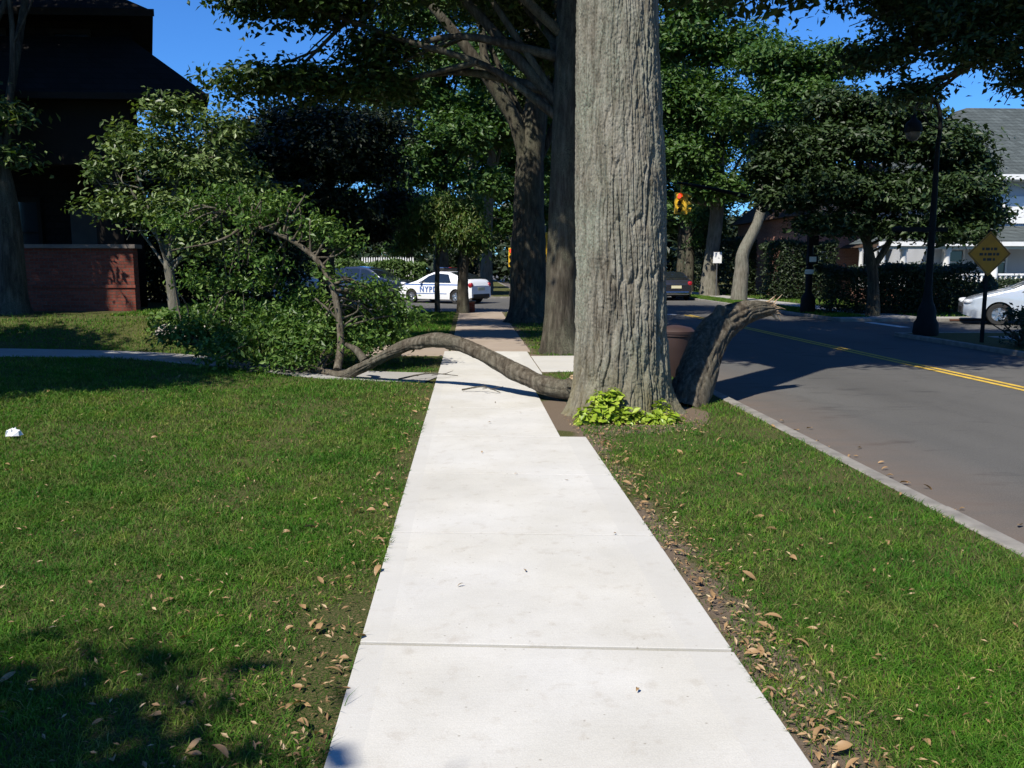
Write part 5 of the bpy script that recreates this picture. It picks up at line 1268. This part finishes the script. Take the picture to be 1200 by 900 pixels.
hatch = dict(L=4.46, W=1.74, top=[(0, .60), (.12, .72), (.35, .82), (.95, .98), (1.25, 1.06), (1.75, 1.30), (2.2, 1.46), (2.6, 1.49), (3.1, 1.45), (3.8, 1.24), (4.22, 1.10), (4.36, 1.02), (4.46, .78)],
             belt=.93, roof=1.49, wx=(.92, 3.62), wr=.315, side=[(1.45, 2.40, 1.92, 2.42), (2.50, 3.35, 2.50, 3.12)], wind=(1.28, 2.12), rear=(3.15, 4.15))
make_car('police_car', 'white police hatchback with blue stripes and lettering, seen side on at the crossing', (-2.95, 42.4, RZ), R(-38), paint=M['p_white'], lightbar=True, **hatch)
suv = dict(L=4.7, W=1.84, top=[(0, .68), (.10, .86), (.35, .98), (1.15, 1.10), (1.4, 1.16), (1.95, 1.52), (2.3, 1.66), (2.9, 1.72), (3.8, 1.70), (4.3, 1.60), (4.62, 1.15), (4.7, .85)],
           belt=1.05, roof=1.72, wx=(.93, 3.72), wr=.355, side=[(1.72, 2.62, 2.12, 2.62), (2.72, 3.62, 2.72, 3.60), (3.70, 4.25, 3.68, 4.05)], wind=(1.45, 2.2), rear=(4.34, 4.58), clear=.24, hl=.86, tl=1.1)
make_car('parked_car', 'silver hatchback nosing in from the right edge on the side street', (14.95, 25.35, RZ), R(-25), paint=M['p_silver'], **hatch)
sedan = dict(L=4.75, W=1.80, top=[(0, .62), (.10, .74), (.35, .84), (1.2, .96), (1.45, 1.0), (2.05, 1.32), (2.4, 1.43), (2.9, 1.45), (3.3, 1.41), (3.85, 1.14), (4.1, 1.06), (4.62, 1.03), (4.75, .74)],
             belt=.93, roof=1.45, wx=(.95, 3.72), wr=.325, side=[(1.65, 2.55, 2.18, 2.55), (2.65, 3.6, 2.65, 3.25)], wind=(1.5, 2.25), rear=(3.28, 3.92))
make_car('parked_car', 'dark car with red tail lights parked across the road beyond the elm', (10.45, 47.6, RZ), R(-90), paint=M['p_dark'], **sedan)
make_car('parked_car', 'dark blue car standing past the fallen branch, left of the police car', (-2.9, 44.7, RZ), R(155), paint=M['p_blue'], **dict(suv, L=4.7))
make_car('parked_car', 'white car half hidden behind the fallen branch, left of the dark blue car', (-5.9, 40.8, RZ), R(180), paint=M['p_white'], **suv)
make_car('moving_car', 'distant white car on the main road, glimpsed between the street trees', (4.6, 56, RZ), R(90), paint=M['p_white'], **sedan)

# ------------------------------------------------------------------ street furniture
M['pole_dark'] = plain('dark_painted_iron', (.008, .009, .009), .75, 0, var=.2, spec=.2)
M['pole_grey'] = plain('galvanised_steel', (.22, .22, .22), .45, .8, var=.15)
M['sig_yellow'] = plain('signal_yellow', (.62, .38, .02), .5, var=.08)
M['lens_red'] = plain('red_lens_lit', (.5, .02, .01), .3, emit=(1, .06, .03), es=1.6)
M['lens_off'] = plain('unlit_lens', (.02, .02, .015), .25)
M['hand_lit'] = plain('orange_hand_lit', (.6, .15, .02), .4, emit=(1, .25, .03), es=1.6)
M['sign_yellow'] = plain('warning_yellow', (.46, .20, .005), .6, var=.15, vscale=6)
M['sign_white'] = plain('sign_white', (.78, .78, .76), .5)
M['lamp_glass'] = plain('lamp_glass', (.10, .10, .095), .25)

def signal_head(parent, c, facing, lit=0, mat='sig_yellow', sc=1.0):
    """three-lens signal head; facing = rotation about z of the lens side (0 = towards -y)"""
    h_ = MB().box(-.17, .17, -.12, .12, 0, 1.05).build('signal_head', M[mat], parent, bevel=.02)
    h_.location = c; h_.rotation_euler = (0, 0, facing); h_.scale = (sc,) * 3
    for k in range(3):
        z = .88 - k * .35
        MB().lathe([(.001, -.135), (.06, -.133), (.115, -.122)], 18, 'y', (0, 0, z)).build('lens', M['lens_red'] if k == lit and lit == 0 else M['lens_off'], h_, smooth=True)
        v = MB(); th = np.linspace(-.35, math.pi + .35, 15); Vv = []
        for y_ in (-.122, -.30):
            for t_ in th: Vv.append((math.cos(t_) * .13, y_, z + math.sin(t_) * .13))
            for t_ in th[::-1]: Vv.append((math.cos(t_) * .14, y_, z + math.sin(t_) * .14))
        m_ = 30; v.add(Vv, [(i, (i + 1) % m_, m_ + (i + 1) % m_, m_ + i) for i in range(m_)]); v.build('visor', M[mat], h_)
    return h_
# mast arm signal at the far right corner
sp_ = empty('traffic_signal', (11.95, 29.7, 0), 0, 'dark mast arm traffic signal with yellow heads hanging over the road, red lit', 'traffic signal')
MB().lathe([(.24, 0), (.26, .05), (.25, .5), (.20, .62), (.12, .70), (.10, 3.4), (.085, 5.0)], 18, 'z').build('pole', M['pole_dark'], sp_, smooth=True, sharp=50)
ar = spline([(0, 0, 3.55), (-1.6, -.1, 3.85), (-3.4, -.2, 4.22), (-4.85, -.3, 4.45)], 24)
ab = MB().tube(ar, np.linspace(.085, .05, 24), 12).tube([(0, 0, 4.7), (-1.2, -.05, 4.3), (-2.3, -.12, 3.98)], [.03, .03, .03], 8).tube([(.02, 0, 4.4), (.5, 0, 4.0), (.62, 0, 3.4)], [.03, .03, .03], 8)
ab.build('mast_arm', M['pole_dark'], sp_, smooth=True)
MB().tube([(-4.7, -.3, 4.5), (-4.7, -.3, 4.06)], [.03, .03], 8).build('hanger', M['sig_yellow'], sp_)
signal_head(sp_, (-4.80, -.3, 3.40), R(8), 0, sc=.68); signal_head(sp_, (-4.55, -.28, 3.39), R(75), 1, sc=.68)
for k, (z, nm) in enumerate(((2.95, 'signal_box'), (2.35, 'signal_box'), (1.7, 'signal_box'))):
    MB().box(-.18, .18, -.30, -.08, z, z + .34).build(nm, M['pole_dark'], sp_, bevel=.02)
MB().box(-.14, .10, -.325, -.303, 1.78, 1.96).build('small_sign', M['sign_white'], sp_)
MB().box(-.20, .10, -.13, -.105, 1.36, 1.52).build('small_sign', M['sign_white'], sp_)
# near left corner and pedestrian signal
sp2 = empty('traffic_signal', (2.86, 30.4, 0), 0, 'yellow traffic signal on a pole between the two nearer street trees', 'traffic signal')
MB().lathe([(.14, 0), (.14, .25), (.06, .32), (.055, 3.0), (.02, 3.03)], 14, 'z').build('pole', M['pole_dark'], sp2, smooth=True, sharp=50)
h2 = signal_head(sp2, (-.06, -.25, 1.75), R(60), 1)
MB().tube([(0, 0, 2.2), (-.05, -.2, 2.2)], [.02, .02], 6).build('bracket', M['pole_dark'], sp2)
sp3 = empty('pedestrian_signal', (3.02, 24.2, 0), 0, 'pedestrian signal with lit orange hand, just left of the huge elm', 'pedestrian signal')
MB().lathe([(.12, 0), (.12, .2), (.05, .26), (.045, 2.5), (.02, 2.52)], 14, 'z').build('pole', M['pole_dark'], sp3, smooth=True, sharp=50)
hp = MB().box(-.2, .2, -.24, -.05, 1.74, 2.14).build('signal_head', M['black'], sp3, bevel=.02)
hd = MB().prism([(-.08, 1.80), (.06, 1.80), (.10, 1.90), (.125, 1.99), (.10, 2.0), (.075, 1.95), (.07, 2.07), (.045, 2.07), (.035, 1.98), (.02, 2.09), (-.005, 2.09), (-.01, 1.98), (-.03, 2.08), (-.055, 2.075), (-.05, 1.97), (-.075, 2.04), (-.10, 2.03), (-.09, 1.90)], .008, 'y', -.252)
hd.build('hand_symbol', M['hand_lit'], hp)
sp4 = empty('traffic_signal', (2.35, 47.6, 0), 0, 'distant red traffic signal on a post at the far corner, left of the forked tree', 'traffic signal')
MB().lathe([(.14, 0), (.14, .25), (.06, .32), (.055, 3.2), (.02, 3.23)], 14, 'z').build('pole', M['pole_dark'], sp4, smooth=True, sharp=50)
signal_head(sp4, (-.0, -.2, 1.6), R(-5), 0)
# crook lamp post on the far corner
lp = empty('street_lamp', (10.85, 19.5, 0), 0, 'dark crook topped street lamp on the near corner across the road', 'street lamp')
lp.location = (10.8, 19.7, 0)
MB().lathe([(.27, 0), (.29, .06), (.27, .30), (.22, .38), (.20, .62), (.13, .78), (.10, .95), (.085, 1.1), (.07, 3.0), (.055, 3.9), (.05, 4.4)], 20, 'z').build('pole', M['pole_dark'], lp, smooth=True, sharp=50)
ck = spline([(0, 0, 4.35), (.03, 0, 4.85), (-.05, 0, 5.25), (-.27, 0, 5.45), (-.52, 0, 5.32), (-.60, 0, 5.02)], 26)
MB().tube(ck, np.linspace(.05, .035, 26), 10).tube([(0, 0, 4.75), (-.25, 0, 4.85), (-.45, 0, 5.15)], [.018, .018, .018], 6).build('crook', M['pole_dark'], lp, smooth=True)
lt = MB().lathe([(.001, 5.06), (.05, 5.04), (.06, 4.96), (.16, 4.88), (.20, 4.72), (.19, 4.66)], 20, 'z', (-.60, 0, 0)).build('lantern', M['pole_dark'], lp, smooth=True)
MB().lathe([(.17, 4.66), (.15, 4.56), (.09, 4.48), (.001, 4.46)], 20, 'z', (-.60, 0, 0)).build('globe', M['lamp_glass'], lt, smooth=True)
MB().box(-.75, .35, -.06, .06, 2.42, 2.52).tube([(-.75, 0, 2.47), (-.95, 0, 2.47)], [.09, .05], 8).build('bracket_arm', M['pole_dark'], lp)
# yellow diamond warning sign
ws = empty('warning_sign', (10.98, 17.75, 0), 0, 'yellow diamond warning sign on a thin post across the road', 'sign')
MB().prism([(-.03, -.03), (.03, -.03), (.03, .03), (-.03, .03)], 2.4, 'z', -.02).build('post', M['pole_dark'], ws)
s = .47; sz = 1.88
dm = MB().prism([(0, sz - s), (s, sz), (0, sz + s), (-s, sz)], .006, 'y', -.045).build('sign_plate', M['sign_yellow'], ws, bevel=.0015)
b = MB()
for (k0, k1) in ((s * .95, s * .91),):
    o_ = [(0, sz - k0), (k0, sz), (0, sz + k0), (-k0, sz)]; i_ = [(0, sz - k1), (k1, sz), (0, sz + k1), (-k1, sz)]
    for t in range(4): u = (t + 1) % 4; b.prism([o_[t], o_[u], i_[u], i_[t]], .0015, 'y', -.0475)
b.build('border', M['black'], dm)
for zr, ws_ in ((.10, (.05, .09, .04, .07)), (-.01, (.08, .05, .09, .05, .06)), (-.12, (.06, .10, .05))):
    x = -(sum(ws_) + .025 * (len(ws_) - 1)) / 2
    b_r = MB()
    for w_ in ws_: b_r.box(x, x + w_, -.0478, -.046, sz + zr - .028, sz + zr + .028); x += w_ + .025
    b_r.build('worn_lettering', M['black'], dm)
# blank white sign
wsn = empty('street_sign', (13.75, 47.2, 0), 0, 'blank white rectangular sign on a thin grey post across the road', 'sign')
MB().lathe([(.03, 0), (.03, 2.4)], 10, 'z').build('post', M['pole_grey'], wsn)
MB().box(-.24, .24, -.05, -.035, 1.82, 2.42).build('sign_plate', M['sign_white'], wsn)
# rubbish bin at the kerb
M['bin'] = plain('brown_plastic', (.04, .022, .019), .6, var=.2)
tb = empty('rubbish_bin', (3.02, 12.05, 0), 0, 'brown plastic rubbish bin standing at the kerb behind the elm', 'bin')
tb.location = (3.0, 12.3, 0); tb.scale = (.92, .92, .92)
MB().lathe([(.001, .0), (.20, .0), (.215, .02), (.27, .66), (.29, .67), (.29, .71), (.275, .715), (.25, .70), (.20, .05)], 28, 'z').build('bin_body', M['bin'], tb, smooth=True, sharp=40)
MB().lathe([(.30, .70), (.305, .74), (.25, .79), (.06, .83), (.001, .83)], 28, 'z').build('lid', M['bin'], tb, smooth=True, sharp=40)
for sgn in (-1, 1):
    hq = spline([(sgn * .285, -.09, .62), (sgn * .36, -.07, .66), (sgn * .375, 0, .67), (sgn * .36, .07, .66), (sgn * .285, .09, .62)], 14)
    MB().tube(hq, [.014] * 14, 8).build('handle', M['pole_grey'], tb, smooth=True)
# storm drain in the far kerb is cast in the kerb; iron hood only
sd_ = MB().box(15.0, 16.3, 25.96, 25.998, -.06, -.012).build('drain_grate', plain('rusty_iron', (.12, .05, .03), .8, .4, var=.3)); tag(sd_, 'rusty storm drain mouth in the kerb of the side street', 'drain')

r = np.random.default_rng(900)
wl_ = []
for k in range(46):
    a_ = R(-48 + 96 * k / 45 + r.normal(0, .6)); d_ = r.uniform(95, 125)
    wl_.append((math.sin(a_) * d_, math.cos(a_) * d_, r.uniform(4.0, 5.5), 5.5, 4, r.uniform(4.5, 6.5)))
    wl_.append((math.sin(a_) * (d_ - 8), math.cos(a_) * (d_ - 8), 1.6, 5, 3, 2.4))
tag(crown('woods', wl_, 110000, .8, M['leaf_shaded'], None, 901, clump=1.6, per=22), 'dark mass of far trees closing the view past the streets', 'trees', kind='stuff')
# ------------------------------------------------------------------ trees closing the view beyond the crossing
src = {o['label']: o for o in bpy.data.objects if o.get('category') == 'tree'}
A = src['tall green tree beyond the cross street, above the white police car']
B = src['straight trunked street tree across the road beside a blank white sign']
far = [(A, -9.5, 60, .9, .5, 'distant green tree behind the sunlit hedge, far left of the crossing'),
       (B, -13.5, 54, 2.2, .45, 'distant tree behind the house corner and the dark maples'),
       (B, 4.5, 70, .6, 1.0, 'distant tree closing the main road, seen past the forked tree'),
       (A, 9.5, 74, 2.5, 1.1, 'distant tree closing the main road behind the hanging signals'),
       (A, 16.5, 66, 4.0, 1.0, 'distant tree behind the red tail lights and blank sign'),
       (B, 20, 58, 1.5, .9, 'distant tree rising behind the pink brick house'),
       (B, 0.5, 64, 3.5, 1.0, 'distant tree beyond the slim pale trunk at the far corner'),
       (A, 14.5, 56, 1.2, .7, 'far tree between the blank sign and the leaning tree'),
       (A, -4.5, 66, 5.2, .62, 'distant tree behind the tall green tree at the cross street'),
       (B, 7.2, 84, 4.4, 1.1, 'farthest tree at the end of the main road')]
for (o, x, y, rz, s, lab) in far:
    c = copy_tree(o); c.location = (x, y, 0); c.rotation_euler = (0, 0, rz); c.scale = (s, s, s); c['label'] = lab; c['group'] = 'far trees beyond the crossing'
bpy.context.view_layer.update()
